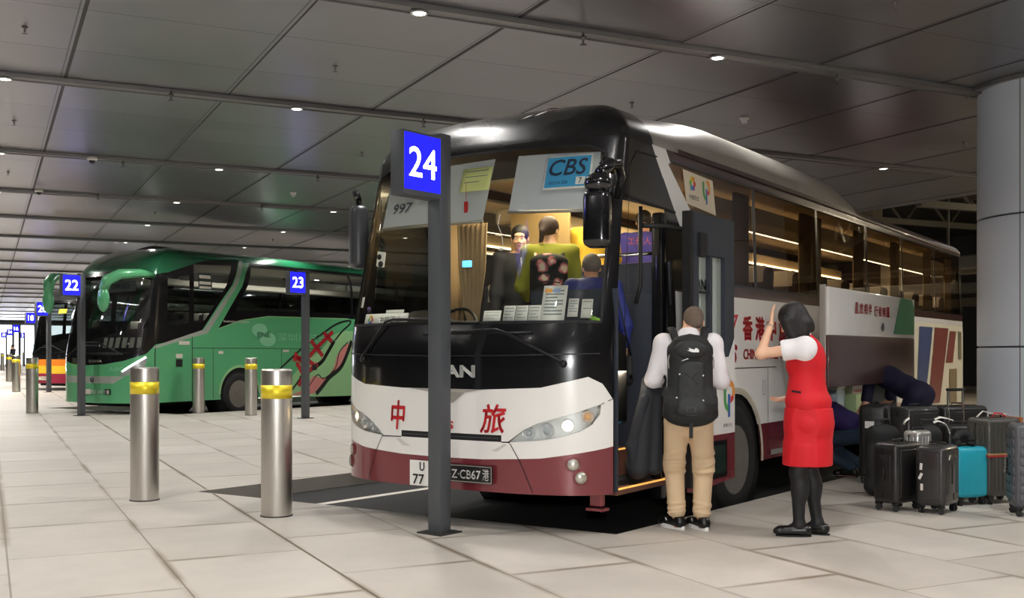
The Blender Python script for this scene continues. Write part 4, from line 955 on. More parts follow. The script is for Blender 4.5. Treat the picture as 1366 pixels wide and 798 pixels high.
shape_on('number_box', [rect(.955, 2.752, 1.035, 2.812)], W(sh, 0, 0, -.022), M_paper, cb); text_on('sign_figure', '7', W(sh, .995, 2.782, -.018), M_gasket, cb, h=.042, wd=.026, bold=.01)
card('yellow_notice', -.15, 2.775, .15, 2.97, mat('paper_yellow', '#e3e79a', .7), 'pale yellow notice taped inside the top of the windscreen', 'notice', lines=3)
card('permit_card', .33, 1.705, .485, 1.80, M_paper, 'small landscape card, lowest of the cards along the windscreen foot', 'card', lines=3)
for k in range(3): card('permit_card', .505+.105*k, 1.70, .605+.105*k, 1.835, M_paper, ('portrait permit card with round seal beside the small landscape card', 'middle one of three equal portrait permit cards', 'portrait permit card touching the tall printed permit')[k], 'card', 'permit cards in the windscreen', lines=4)
pc = card('large_permit', .815, 1.695, 1.005, 1.98, M_paper, 'tall printed permit with orange and blue header in the windscreen', 'permit', lines=8)
shape_on('orange_header', [rect(.83, 1.925, .885, 1.955)], W(sh, 0, 0, -.025), mat('print_orange', '#e9a95a', .6), pc); shape_on('blue_header', [rect(.895, 1.925, .95, 1.955)], W(sh, 0, 0, -.025), mat('print_blue', '#9db4d8', .6), pc)
card('permit_card', 1.025, 1.745, 1.105, 1.88, M_paper, 'narrow permit card between the tall permit and the door pillar', 'card', 'permit cards in the windscreen', lines=5)
card('permit_card', 1.13, 1.735, 1.22, 1.875, M_paper, 'narrow permit card closest to the door pillar', 'card', 'permit cards in the windscreen', lines=2)
wsn = card('company_board', -1.0, 1.705, -.42, 1.80, M_paper, 'long white board with coloured flower emblem on the dashboard', 'sign', lines=0)
text_on('board_characters', '中旅巴士', W(sh, -.62, 1.75, -.022), M_int, wsn, h=.05, wd=.27)
for k, c_ in enumerate(('#d9433b', '#e8913a', '#e6c93c', '#6fb04d', '#3b8fc4', '#7a4ea0')):
    a = k*PI/3; shape_on('emblem_petal', [circ(-.885+.027*math.cos(a), 1.75+.027*math.sin(a), .014, 10)], W(sh, 0, 0, -.022), mat('petal%d' % k, c_, .5), wsn)
card('paper_slip', -.72, 1.80, -.50, 1.835, M_paper, 'folded white paper lying above the company board', 'paper', lines=0, off=-.05)
card('window_sticker', -1.22, 1.86, -1.12, 1.95, M_paper, 'small square white sticker low at the edge of the windscreen', 'sticker', lines=0)
# water bottle, charms, turtle charm, frog ornament
wb = in_bus(empty('x')); wb.name = 'water_bottle'; p = sh.P(-1.05, 1.78, -.09); wb.location = Vector(WO)+Matrix.Rotation(WA, 3, 'Z') @ Vector(p); wb.rotation_euler = (0, .6, WA+.9); tag(wb, 'clear plastic water bottle with purple cap on the dashboard', 'bottle')
MB().lathe([(0, -.09), (.03, -.09), (.032, -.02), (.028, .0), (.032, .03), (.012, .08), (.012, .09)], n=20).build('bottle_body', glass('pet_plastic', (.85, .88, .86), .05, .6, .08), wb, True); MB().cyl((0, 0, .088), (0, 0, .11), .015).build('cap', mat('cap_purple', '#6a5aa8', .4), wb, True)
def hang(name, s0, v0, label, cat, build):
    r = in_bus(empty(name)); p = Vector(sh.P(s0, v0, -.06)); r.location = Vector(WO)+Matrix.Rotation(WA, 3, 'Z') @ p; tag(r, label, cat); build(r); return r
def _charm(r):
    mb = MB(); mb.tube([(0, 0, 0), (0, 0, .45)], .003, n=6); mb.build('cord', M_gasket, r)
    MB().box((0, 0, -.06), (.02, .085, .13), (.15, 0, 0), bevel=.008).build('tag_body', M_paper, r); MB().ball((0, .0, .06), .022).build('bead', M_gasket, r, True); MB().ball((-.012, .01, -.04), .024, (.5, 1, 1)).build('dark_spot', M_gasket, r, True); MB().ball((-.012, -.005, -.1), .026, (.5, 1, 1)).build('dark_spot', M_gasket, r, True)
hang('hanging_charm', -1.02, 2.34, 'white charm with dark spots hanging on a cord by the windscreen edge', 'charm', _charm)
def _red(r): MB().box((0, 0, 0), (.015, .035, .09), bevel=.005).build('red_tassel', M_red, r); mb = MB(); mb.tube([(0, 0, .04), (0, 0, .2)], .002, n=5); mb.build('cord', M_red, r)
hang('red_charm', -.07, 2.66, 'little red charm hanging near the middle of the windscreen', 'charm', _red)
def _oval(r):
    mb = MB(); mb.tube([(0, 0, .0), (.01, .02, .1), (0, .05, .18), (0, .03, .26)], .003, n=5); mb.build('cord', M_paper, r); MB().ball((0, .02, -.01), .026, (.5, 1, .5)).build('body', M_paper, r, True)
hang('suction_ornament', .38, 2.30, 'small white ornament on a thin curved wire in front of the guide', 'charm', _oval)
hang('leaf_ornament', 1.25, 1.73, 'little green leafy ornament at the windscreen corner', 'ornament', lambda r: MB().ball((0, 0, 0), .03, (.6, 1.1, .7)).ball((0, .03, .02), .022).ball((0, -.035, -.01), .02).build('leaves', mat('leaf_green', '#8fbf4a', .6, bump=.5), r, True))
# window poster on the first side window
wp = in_bus(shell_part(sh, 'window_poster', shell_poly(sh, [(2.72, 2.72), (3.32, 2.68), (3.27, 2.98), (2.66, 3.0)], .2), mat('poster_cream', '#d9cdb4', .6), None, off=.004)); tag(wp, 'cream poster with a flower ring and a four-coloured logo in the side window', 'poster')
logo_colours('poster_logo', lambda x, y: sh.P(3.12+x, 2.86+y, .008), .19, wp)
for k, c_ in enumerate(('#d9433b', '#e8913a', '#e6c93c', '#6fb04d', '#3b8fc4', '#b0604e')):
    a = k*PI/3; shape_on('emblem_petal', [circ(2.84+.042*math.cos(a), 2.90+.042*math.sin(a), .024, 10)], W(sh, 0, 0, .008), MATS['petal%d' % min(k, 5)], wp)
text_on('poster_characters', '中旅巴士', W(sh, 2.87, 2.785, .008), M_int, wp, h=.04, wd=.2)
# ------------------------------------------------------------------ the green coach
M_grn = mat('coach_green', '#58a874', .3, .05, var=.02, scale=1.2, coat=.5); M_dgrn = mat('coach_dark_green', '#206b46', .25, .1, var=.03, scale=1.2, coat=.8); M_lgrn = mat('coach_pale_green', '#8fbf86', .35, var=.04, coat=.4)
M_gsil = mat('green_coach_silver', '#a5aaa0', .35, .3)
def trimmed_inside(m):                                             # painted outside, dark trim on the cabin side of the sheet
    nt = m.node_tree; b = nt.nodes['Principled BSDF']; l = b.inputs['Base Color'].links[0]; src = l.from_socket
    g = nt.nodes.new('ShaderNodeNewGeometry'); x = nt.nodes.new('ShaderNodeMix'); x.data_type = 'RGBA'; x.inputs[7].default_value = rgb('#26282a')
    nt.links.new(g.outputs['Backfacing'], x.inputs[0]); nt.links.new(src, x.inputs[6]); nt.links.new(x.outputs[2], b.inputs['Base Color'])
M_gwhite = mat('faint_white', '#7ec096', .5)
for m_ in (M_grn, M_dgrn, M_gsil): trimmed_inside(m_)
def green_coach(O, ang, label, detail=True, cols=None):
    sh = GREEN; S_ = sh.S; VT = sh.zr+.8
    b = empty('coach_bus', O, ang, label, 'bus')
    mg, md, mlow = cols or (M_grn, M_dgrn, M_grn)
    fas = [(-1.62, 1.62), (-1.42, 1.42), (-.95, 1.27), (-.5, 1.2), (0, 1.18), (.5, 1.2), (.95, 1.27), (1.42, 1.42), (1.62, 1.62)]
    mask = fas+[(2.66, 1.80), (2.95, 1.96), (3.5, 2.6), (4.31, 3.48), (3.2, 3.4), (2.0, 3.12), (1.4, 3.08), (.7, 3.12), (0, 3.14), (-.7, 3.12), (-1.4, 3.08), (-2.0, 3.12), (-3.2, 3.4), (-4.31, 3.48), (-2.95, 1.96)]
    ws = [(-1.38, 1.50), (-.8, 1.40), (0, 1.37), (.8, 1.40), (1.38, 1.50), (1.42, 2.3), (1.36, 3.0), (.7, 3.07), (0, 3.08), (-.7, 3.07), (-1.36, 3.0), (-1.42, 2.3)]
    sidewin = [(3.42, 2.0), (4.1, 2.2), (5.0, 2.32), (S_-.7, 2.34), (S_-.7, 3.42), (4.62, 3.42), (4.35, 3.2)]
    hl = [(.86, .98), (.95, 1.06), (1.18, 1.2), (1.43, 1.37), (1.45, 1.30), (1.38, 1.12), (1.2, 1.02), (1.0, .96)]
    arch = circ(4.07, .5, .60, 28)
    reg = [('green', rect(-S_-1, 0, S_+1, 9), 0), ('dark', rect(-S_-1, 3.42, S_+1, 9), 1), ('dark', [(-1.9, 9), (-4.3, 3.42), (-1.9, 3.05), (1.9, 3.05), (4.3, 3.42), (1.9, 9)], 1),
           ('mask', mask, 3), ('band', sidewin, 3), ('band', mir(sidewin), 3), ('windscreen', ws, 5), ('lamp', hl, 6), ('lamp', mir(hl), 6), ('hole', arch, 8), ('hole', mir(arch), 8),
           ('stripe', [(1.57, 1.58), (2.6, 1.86), (2.98, 1.96), (3.56, 2.6), (4.31, 3.46), (4.42, 3.46), (3.62, 2.5), (3.1, 1.88), (2.62, 1.78), (1.6, 1.53)], 5),
           ('lowgrille', [(-1.0, .95), (1.0, .95), (.75, .80), (-.75, .80)], 5)]
    wl = [[(2.70, 2.1), (3.0, 2.15), (3.5, 2.75), (3.95, 3.32), (2.74, 3.28)], [(1.95, 2.0), (2.55, 2.1), (2.6, 3.1), (2.0, 3.05)], [(3.95, 2.42), (6.1, 2.46), (6.1, 3.36), (4.62, 3.36)]]
    for a, c in ((6.2, 8.1), (8.2, 10.1), (10.2, 12.2)): wl.append(rect(a, 2.46, c, 3.36))
    for i, p in enumerate(wl): reg += [('w%d' % i, p, 7), ('x%d' % i, mir(p), 7)]
    parts = shell_mesh(sh, .38, VT, reg, ds=.12, dside=.6, dv=.16)
    MM = {'green': (mg, 'body_panel'), 'dark': (md, 'roof_skin'), 'mask': (M_blk, 'front_mask'), 'band': (M_blk, 'window_surround'), 'stripe': (M_gsil, 'silver_stripe'), 'lowgrille': (M_gsil, 'chrome_bar'), 'lamp': (mat('lamp_silver', '#b9bdbb', .25, .6), 'headlight')}
    for k, fs in parts.items():
        if k in MM: shell_part(sh, MM[k][1], fs, MM[k][0], b, thick=0)
        elif k == 'windscreen': shell_part(sh, 'windscreen', fs, M_gg, b, off=-.004)
        elif k and k[0] in 'wx': shell_part(sh, 'window', fs, M_gg, b, off=-.006)
    roof_cap(sh, 'roof_crown', VT, 0, 0, md, b)
    MB().box((6.3, 0, .42), (11.6, 2.3, .08)).build('underbody', M_under, b)
    MB().box((1.3, 0, .36), (1.6, 1.9, .14)).build('front_apron', M_under, b)
    for x in (3.13, 9.2):
        wheel('wheel', (x, -1.27, .49), b); w2 = wheel('wheel', (x, 1.27, .49), b); w2.rotation_euler = (0, 0, PI)
        for y in (-1, 1):
            mb = MB(); mb.lathe([(.66, y*1.26), (.66, y*.85), (0, y*.85)], c=(x, 0, .5), n=32, axis='Y'); mb.build('wheel_well', M_under, b, True)
    for sg in (1, -1):
        strip(sh, 'running_light', [(sg*.93, 1.05), (sg*1.18, 1.21), (sg*1.42, 1.355)], .035, emis('led_white', '#f4fbff', 3), b, .006)
    # hanging mirrors
    for sg in ((1, -1) if detail else ()):
        mb = MB(); mb.tube([(.72, -sg*1.22, 3.10), (.35, -sg*1.25, 3.12), (-.05, -sg*1.1, 3.08), (-.25, -sg*.95, 2.95), (-.30, -sg*.9, 2.75)], [.06, .09, .11, .12, .10], n=12)
        a = mb.build('mirror', mg if sg > 0 else mlow, b, True); mb = MB(); mb.ball((-.30, -sg*.9, 2.56), .17, (.6, .85, 1.6)); mb.build('mirror_head', mg, a, True)
    # wipers
    stube(sh, 'wiper_arm', [(-.9, 1.36), (-.2, 1.60), (.3, 1.58)], .012, M_gasket, b); stube(sh, 'wiper_arm', [(.95, 1.40), (.3, 1.66), (-.1, 1.66)], .012, M_gasket, b)
    # inside
    MB().box((6.6, 0, 1.2), (11, 2.4, .06)).build('cabin_floor', M_int, b); MB().box((6.6, 0, 3.5), (10.6, 2.0, .03)).build('cabin_ceiling', M_head, b)
    for y in (-.95, .95): MB().box((6.8, y, 3.15), (10, .36, .16), bevel=.03).build('luggage_rack', M_head, b)
    MB().box((.75, 0, 1.2), (.5, 2.2, .5), bevel=.08).build('dashboard', M_dash, b, True)
    for i in range(10 if detail else 2):
        for y in (-.92, -.5, .5, .92): c = copy_tree(ps, b); c.location = (3.6+i*.86, y, 1.25)
    c = copy_tree(ps, b); c.name = 'driver_seat'; c.location = (1.5, .62, 1.0)
    area('cabin_lamp', (6, 0, 3.4), 5, 75 if detail else 20, (1, .95, .85), size_y=.6, parent=b); area('cab_lamp', (1.6, 0, 3.0), .6, 14, (1, .95, .88), size_y=.9, parent=b)
    if detail:
        strip(sh, 'seam', [(2.64, .40), (2.64, 1.8)], .02, M_gasket, b); strip(sh, 'seam', [(1.62, .40), (1.62, 1.56)], .02, M_gasket, b); strip(sh, 'seam', [(2.64, 1.55), (S_-1, 1.52)], .014, M_gasket, b)
        for q in (3.25, 5.45, 7.9): strip(sh, 'seam', [(q, .42), (q, 1.55)], .014, M_gasket, b)
        strip(sh, 'arch_trim', [(4.07+.63*math.cos(a), .5+.63*math.sin(a)) for a in np.linspace(0, PI, 24)], .06, M_lgrn, b, .01)
        strip(sh, 'window_edge_line', [(3.42, 1.99), (4.1, 2.19), (5.0, 2.31), (8, 2.33)], .02, M_lgrn, b, .006)  # pale green line along the lower window edge
        sq = shape_on('door_lock', [rect(2.18, 1.14, 2.36, 1.30)], lambda x, y: sh.P(x, y, .01), M_gasket, b)
        for q in (rect(2.18, 1.33, 2.36, 1.42), rect(2.26, 1.62, 2.56, 1.70), rect(5.5, 1.46, 5.7, 1.51), rect(3.4, 1.42, 3.55, 1.48)): shape_on('sticker', [q], lambda x, y: sh.P(x, y, .01), M_head, b)
        shape_on('fuel_cap', [rect(6.55, 1.0, 6.72, 1.14)], lambda x, y: sh.P(x, y, .01), M_gasket, b)
        # round emblem and faint characters
        e = shape_on('white_emblem', [circ(4.72, 1.98, .26, 24, ry=.16), circ(4.98, 1.76, .27, 24, ry=.17)], W(sh, 0, 0, .008), M_gwhite, b); text_on('emblem_letters', 'ENE', W(sh, 4.85, 1.87, .012), M_grn, e, h=.12, wd=.42, bold=.02)
        text_on('faint_characters', '深圳高快巴士', W(sh, 6.4, 1.82, .008), M_gwhite, b, h=.2, wd=2.2)
        text_on('window_letters', 'kaiserrapain', W(sh, 3.98, 2.16, .01), M_head, b, h=.07, wd=.8)
        # painted bridge, black brush lines and pink hill
        bl = mat('art_black', '#141a14', .4); rd = mat('art_red', '#a81f28', .4); pk = mat('art_pink', '#c97f78', .4)
        def art(nm, polys, m, off): 
            for p in polys: shell_part(sh, nm, shell_poly(sh, p, .5), m, b, off=off)
        art('art_pale_ground', [smooth_closed([(5.55, .40), (5.75, .8), (6.4, 1.25), (6.95, 1.55), (7.4, 1.9), (8.2, 2.0), (9.5, 1.6), (9.5, .40)], 3)], M_lgrn, .005)
        def brush(pts, wd): strip(sh, 'art_brush_line', pts, wd, bl, b, .008)
        def catm(p, n=6):
            out = []
            for i in range(len(p)-1):
                p0, p1, p2, p3 = p[max(0, i-1)], p[i], p[i+1], p[min(len(p)-1, i+2)]
                for k in range(n):
                    t = k/n; out.append(tuple(.5*((2*p1[j])+(-p0[j]+p2[j])*t+(2*p0[j]-5*p1[j]+4*p2[j]-p3[j])*t*t+(-p0[j]+3*p1[j]-3*p2[j]+p3[j])*t**3) for j in (0, 1)))
            return out+[p[-1]]
        brush(catm([(5.35, 1.02), (5.75, 1.28), (6.3, 1.62), (6.9, 1.9), (7.5, 2.18), (8.0, 2.28), (8.05, 2.2), (7.7, 1.98), (7.2, 1.55), (6.9, 1.2), (6.3, .95), (5.9, .6), (5.7, .42)]), .05)
        brush(catm([(7.4, 1.75), (7.1, 1.4), (6.9, 1.2), (6.45, .98), (6.1, .8)]), .11); brush(catm([(8.1, 1.75), (7.7, 1.1), (7.2, .8), (6.9, .55), (6.7, .40)]), .12)
        brush(catm([(7.95, 1.72), (7.6, 1.45), (7.45, 1.05), (7.0, .78), (6.75, .88), (6.45, .62), (6.2, .40)]), .03)
        art('art_pink_hill', [smooth_closed([(5.7, .40), (6.05, .46), (6.35, .62), (6.6, .86), (6.85, .80), (7.15, .85), (7.4, 1.1), (7.55, 1.42), (7.95, 1.68), (8.1, 1.6), (7.65, 1.05), (7.15, .78), (6.75, .52), (6.55, .40)], 3)], pk, .0065)
        for p in ([(5.9, 1.42), (6.45, 1.0)], [(6.25, .85), (5.98, 1.2)], [(6.5, 1.75), (6.95, 1.35)], [(7.0, 1.95), (7.3, 1.72)], [(5.85, 1.28), (6.4, 1.32)], [(6.4, 1.32), (6.85, 1.65)], [(6.85, 1.65), (7.35, 1.98)], [(6.05, .62), (6.35, 1.0)], [(6.35, .95), (6.75, 1.15)], [(6.4, 1.25), (6.7, 1.08)]):
            strip(sh, 'art_red_bridge', [p[0], p[1]], .115, rd, b, .0095)
        pl_ = shape_on('number_plate', [rect(-.28, .56, .68, .68)], lambda x, y: sh.P(x, y, .02), mat('plate_black', '#1a1a1a', .4), b, thick=.006); shape_on('white_plate', [rect(-.25, .565, .14, .675)], W(sh, 0, 0, .026), M_head, pl_)
        text_on('plate_characters', '粤Z CH5T港', W(sh, .41, .62, .03), M_wp1, pl_, h=.085, wd=.5, bold=.01)
        text_on('maker_letters', 'SCANIA', W(sh, .25, 1.27, .01), M_gsil, b, h=.05, wd=.4, bold=.03); text_on('model_letters', 'A80', W(sh, .80, 1.10, .01), M_gwhite, b, h=.09, wd=.35)
        mb = MB(); mb.ball(sh.P(.15, .875, .01), .06, (.4, 1, 1)); mb.build('griffin_badge', M_int, b, True)
        cdp = in_g(shell_part(sh, 'route_card', shell_poly(sh, [(.1, 2.75), (.95, 2.78), (.9, 3.0), (.15, 3.0)], .3), mat('card_grey', '#8d928e', .6), None, off=-.05), O, ang); tag(cdp, 'grey route card with characters at the top of the green coach windscreen', 'sign')
        text_on('card_characters', '口岸 莲塘', W(sh, .5, 2.88, -.04), M_inkd, cdp, h=.12, wd=.55)
        for k in range(6):
            tag(in_g(shell_part(sh, 'permit_card', shell_poly(sh, rect(.35+.17*k, 1.56, .46+.17*k, 1.78), .3), M_head, None, off=-.06), O, ang), 'small pale card in the green coach windscreen, %s from the sign post 22' % BEAMWORD[k], 'card', 'cards in the green coach windscreen')
        pst = in_g(shell_part(sh, 'window_poster', shell_poly(sh, rect(2.85, 2.85, 3.25, 3.15), .3), mat('poster_dark', '#2b3a33', .5), None, off=.006), O, ang); tag(pst, 'black and white notice in the side window above the green coach door', 'notice')
        for k in range(3): shape_on('print_line', [rect(2.88, 2.88+.095*k, 3.22, 2.93+.095*k)], W(sh, 0, 0, .01), M_head, pst)
    else:
        for nm, v0, v1, m in (('orange_band', .98, 1.2, mat('band_orange', '#d97a24', .4)), ('yellow_band', .72, .98, mat('band_yellow', '#e0b92e', .4)), ('crimson_band', .40, .72, mat('band_crimson', '#8e1f3a', .4))):
            shell_part(sh, nm, shell_poly(sh, [(-1.62, v0), (1.62, v0), (1.62, v1), (-1.62, v1)], .2), m, b, off=.012)
        pl_ = shape_on('number_plate', [rect(-.3, .5, .3, .62)], lambda x, y: sh.P(x, y, .03), M_head, b, thick=.006); text_on('plate_characters', 'TK 8546', W(sh, 0, .56, .04), M_gasket, pl_, h=.08, wd=.4)
        shape_on('yellow_card', [rect(.2, 2.75, .6, 2.9)], lambda x, y: sh.P(x, y, .01), mat('band_yellow', '#e0b92e', .4), b)
    return b
def in_g(o, O, ang): o.location = O; o.rotation_euler = (0, 0, ang); return o
green_coach((-9.057, 22.712, -.14), math.radians(90-31), 'green coach with a red bridge and pink hill painted on its side')
green_coach((-15.75, 35.9, -.14), math.radians(90-31), 'distant coach with a dark windscreen over orange, yellow and crimson bands', False, (mat('far_dark', '#2a2c2c', .3, coat=.5), mat('far_dark', '#2a2c2c', .3), M_grn))
# ================================================================== PEOPLE  (local axes: x to the person's right, y forward, z up)
M_skin = mat('skin', '#d8a283', .5, var=.04); M_skinl = mat('skin_light', '#e3b494', .5, var=.03); M_hairb = mat('hair_black', '#120e0d', .55, var=.4, scale=14, stretch=(9, 9, .8), bump=.5, bscale=14); M_hairg = mat('hair_grey_brown', '#6a5a4e', .85, var=.4, scale=90)
M_shirt = mat('shirt_white', '#ece8ea', .8, var=.02, bump=.25, bscale=9); M_khaki = mat('trouser_khaki', '#d6bb97', .85, var=.05, bump=.35, bscale=12); M_vest = mat('vest_red', '#d3101f', .7, var=.05, bump=.12, bscale=10)
M_tights = mat('tights_black', '#141416', .6, var=.1); M_shoeb = mat('shoe_black', '#101010', .3); M_sole = mat('sole_white', '#e6e6e4', .5); M_jeans = mat('jeans_blue', '#27384a', .85, var=.15, bump=.3, bscale=15); M_navy = mat('shirt_navy', '#161433', .8, var=.12, bump=.25, bscale=9)
M_eye = mat('eye_dark', '#15100e', .2); M_eyew = mat('eye_white', '#e8e4de', .3); M_lip = mat('lip', '#a8564f', .4)
V3 = lambda *a: np.array(a, float)
def rotm(e): return np.array(Euler(e).to_matrix())
def eul(R): return tuple(Matrix(R.tolist()).to_euler())
def fingers(w, d, n, side, curl=.5, s=1, spread=.12):
    """a hand from the wrist w along d, palm facing n, side +1 when the thumb lies towards n x d; five separate fingers"""
    w, d, n = V3(*w), V3(*d), V3(*n); d = d/np.linalg.norm(d); n = n-d*(n@d); n = n/np.linalg.norm(n); t = np.cross(n, d)*side
    P = []
    for k, off in enumerate((.028, .01, -.009, -.027)):
        P.append(('c', w+t*off*.55*s, w+(d*.085+t*off)*s, .0135*s, .0115*s, .012*s))
    P.append(('c', w+t*.018*s+d*.01*s, w+(d*.05+t*.036+n*.008)*s, .015*s, .012*s, .012*s))
    for k, (off, L) in enumerate(((.028, .068), (.010, .077), (-.009, .071), (-.027, .055))):
        b = w+(d*.085+t*off)*s; a = 0; dd = d+t*spread*(1.5-k)*.5
        for j, f in enumerate((.45, .31, .24)):
            a += curl*(.55, .8, .5)[j]; v = dd*math.cos(a)+n*math.sin(a); e = b+v*L*f*s
            P.append(('c', b, e, (.0092-.0008*j)*s, (.0086-.0010*j)*s, .004)); b = e
    b = w+(d*.05+t*.036+n*.008)*s
    for j, f in enumerate((.034, .028)):
        a = .5+curl*.4*j; v = d*.75+t*(.75-.3*j)+n*(.15+.3*curl*j); v = v/np.linalg.norm(v); e = b+v*f*s
        P.append(('c', b, e, .0105*s, .0092*s, .004)); b = e
    return P
def head(c, R=np.eye(3), s=1.0, female=False):
    c = V3(*c); T = lambda o: c+R@(V3(*o)*s); e = eul(R); E_ = lambda o, r, k=.02: ('e', T(o), tuple(x*s for x in r), e, k)
    P = [E_((0, -.018, .035), (.074, .094, .082)), E_((0, .022, -.03), (.060, .066, .078)), E_((0, .05, -.078), (.034 if female else .040, .036, .034)),
         E_((0, .072, -.092), (.017, .016, .015)), E_((0, .078, .03), (.05, .02, .022), .02),
         ('c', T((0, .088, .008)), T((0, .106, -.028)), .0085*s, .0125*s, .012), E_((.013, .094, -.034), (.009, .009, .007), .006), E_((-.013, .094, -.034), (.009, .009, .007), .006),
         ('-e', T((.031, .094, .004)), (.017*s, .013*s, .011*s), e, .01), ('-e', T((-.031, .094, .004)), (.017*s, .013*s, .011*s), e, .01),
         E_((.034, .07, -.03), (.02, .018, .016)), E_((-.034, .07, -.03), (.02, .018, .016)), E_((0, .088, -.057), (.022, .012, .0065), .006), E_((0, .086, -.067), (.019, .012, .0065), .006),
         E_((.076, -.008, -.008), (.009, .019, .031), .006), E_((-.076, -.008, -.008), (.009, .019, .031), .006)]
    return P
def face_bits(parent, c, R=np.eye(3), s=1.0):
    T = lambda o: tuple(V3(*c)+R@(V3(*o)*s)); e = eul(R)
    for x in (.031, -.031):
        MB().ball(T((x, .079, .004)), .0115*s, n=12).build('eye', M_eyew, parent, True); MB().ball(T((x, .0875, .004)), .0052*s, (1, .7, 1), n=10).build('iris', M_eye, parent, True)
        mb = MB(); mb.tube([T((x-.018, .093, .024)), T((x, .099, .028)), T((x+.018, .093, .024))], [.0015*s, .003*s, .0015*s], n=6); mb.build('eyebrow', M_hairb, parent, True)
    mb = MB(); mb.tube([T((-.02, .091, -.061)), T((-.008, .0985, -.0595)), T((.008, .0985, -.0595)), T((.02, .091, -.061))], [.001, .0045*s, .0045*s, .001], n=8); mb.build('lips', M_lip, parent, True)
def arm(sh, el, wr, r=(.047, .038, .036, .026), k=.02): return [('c', sh, el, r[0], r[1], k), ('c', el, wr, r[2]+.002, r[3], k)]
def leg(hp, kn, an, r=(.085, .056, .055, .037), k=.03):
    kn, an = V3(*kn), V3(*an); calf = kn+(an-kn)*.3+V3(0, -.018, 0)
    return [('c', hp, kn, r[0], r[1], k), ('c', kn, an, r[2]*.92, r[3], k), ('e', calf, (r[2]*.95, r[2]*1.0, .11), None, k)]
def foot(an, yaw=0, L=.25):
    an = V3(*an); d = V3(-math.sin(yaw), math.cos(yaw), 0)
    return [('c', an+V3(0, 0, -.0)-d*.02, V3(an[0], an[1], .035)-d*.03, .035, .034, .02), ('c', V3(an[0], an[1], .04), V3(an[0], an[1], .025)+d*(L*.6), .035, .026, .03)]
def shoe(name, an, yaw, m, msole, parent, L=.28, low=True, swoosh=False, z0=0):
    an = V3(*an); d = V3(-math.sin(yaw), math.cos(yaw), 0); q = V3(math.cos(yaw), math.sin(yaw), 0); b = V3(an[0], an[1], z0)
    P = [('c', b-d*.045+V3(0, 0, .045), b+d*(L-.125)+V3(0, 0, .040), .042, .036, .03), ('e', b+d*(L-.115)+V3(0, 0, .034), (.044, .044, .03), None, .02), ('e', b-d*.03+V3(0, 0, .07), (.040, .05, .045), None, .03), ('e', b+d*.05+V3(0, 0, .068), (.034, .055, .03), None, .03),
         ('cut', b+V3(0, 0, .018), (0, 0, -1)), ('cut', b+V3(0, 0, .10), (0, 0, 1))]
    if low: P[2] = ('e', b-d*.035+V3(0, 0, .045), (.034, .045, .035), None, .02); P[3] = ('e', b+d*.1+V3(0, 0, .035), (.034, .05, .022), None, .02)
    o = sdf_obj(name, P, .005, m, parent)
    hs = .028 if msole is M_sole else .012
    pts = []
    for i in range(28):
        a = 2*PI*i/28; u = math.cos(a); w_ = math.sin(a)*.043*(1-.12*(u < 0)); pts.append(b+d*(L/2-.09+u*(L/2))+q*w_*(1 if u < .4 else 1.05))
    V = [tuple(p+V3(0, 0, .0)) for p in pts]+[tuple(p+V3(0, 0, hs)) for p in pts]; n = 28
    me = bpy.data.meshes.new('sole'); me.from_pydata(V, [], [tuple(range(n))[::-1], tuple(range(n, 2*n))]+[(i, (i+1) % n, n+(i+1) % n, n+i) for i in range(n)]); me.update(); link('sole', me, msole, o)
    if swoosh:
        for sg in (-1, 1):
            base = b+q*sg*.044+d*.0+V3(0, 0, .045)
            f = lambda x, y, base=base, sg=sg: tuple(base+d*x+V3(0, 0, y)-q*sg*(.5*max(0, y-.01)+abs(x-.03)*.06))
            shape_on('side_mark', [[(-.04, .035), (.0, .012), (.05, .004), (.08, .012), (.11, .03), (.05, .018), (.01, .022), (-.03, .04)]], f, M_sole, o)
    return o
# ---- man with backpack (seen from behind)
pm = Vector((1.335, 8.07, 0)); man = empty('person', pm, -.10, 'man in white shirt and khaki trousers, seen from behind at the coach door', 'person')
Rh = rotm((-.32, 0, .05)); hc = (.045, .075, 1.565)
Lsh, Rsh = V3(-.185, 0, 1.405), V3(.185, 0, 1.405); Lel, Rel = V3(-.262, .02, 1.13), V3(.25, .0, 1.12); Lwr, Rwr = V3(-.17, .24, 1.08), V3(.13, .24, 1.10)
torso = lambda g: [('e', (0, 0, 1.27), (.175+g, .12+g, .19+g), None, .05), ('e', (0, .01, 1.05), (.155+g, .125+g, .16+g), None, .06), ('e', (0, .0, .89), (.165+g, .13+g, .14+g), None, .05), ('c', Lsh, Rsh, .058+g, .058+g, .05), ('c', (0, -.01, 1.40), (0, .0, 1.46), .085+g, .066+g, .04)]
Lan, Ran = (-.085, .0, .09), (.10, -.02, .09)
body = torso(0)+[('c', (0, 0, 1.42), (.015, .04, 1.52), .062, .056, .03)]+head(hc, Rh, .97)+arm(Lsh, Lel, Lwr)+arm(Rsh, Rel, Rwr)+leg((-.095, 0, .87), (-.10, .02, .49), Lan)+leg((.095, 0, .87), (.11, .0, .49), Ran)
body += fingers(Lwr, (.6, .7, -.1), (.3, -.2, -1), 1, .6)+fingers(Rwr, (-.6, .7, .05), (-.3, -.2, -1), -1, .7)+foot(Lan, .5)+foot(Ran, .35)
sk = sdf_obj('body', body, .008, M_skin, man)
face_bits(man, hc, Rh, .97)
T = lambda o: V3(*hc)+Rh@V3(*o)
sdf_obj('hair', [('e', T((0, -.020, .035)), (.077, .096, .085), eul(Rh), .0), ('e', T((0, -.055, -.01)), (.066, .052, .062), eul(Rh), .02), ('cut', T((0, .055, 0)), tuple(Rh@V3(0, 1, -.25))), ('cut', T((0, -.03, -.055)), tuple(Rh@V3(0, .35, -1)))], .005, M_hairg, man)
g = .012
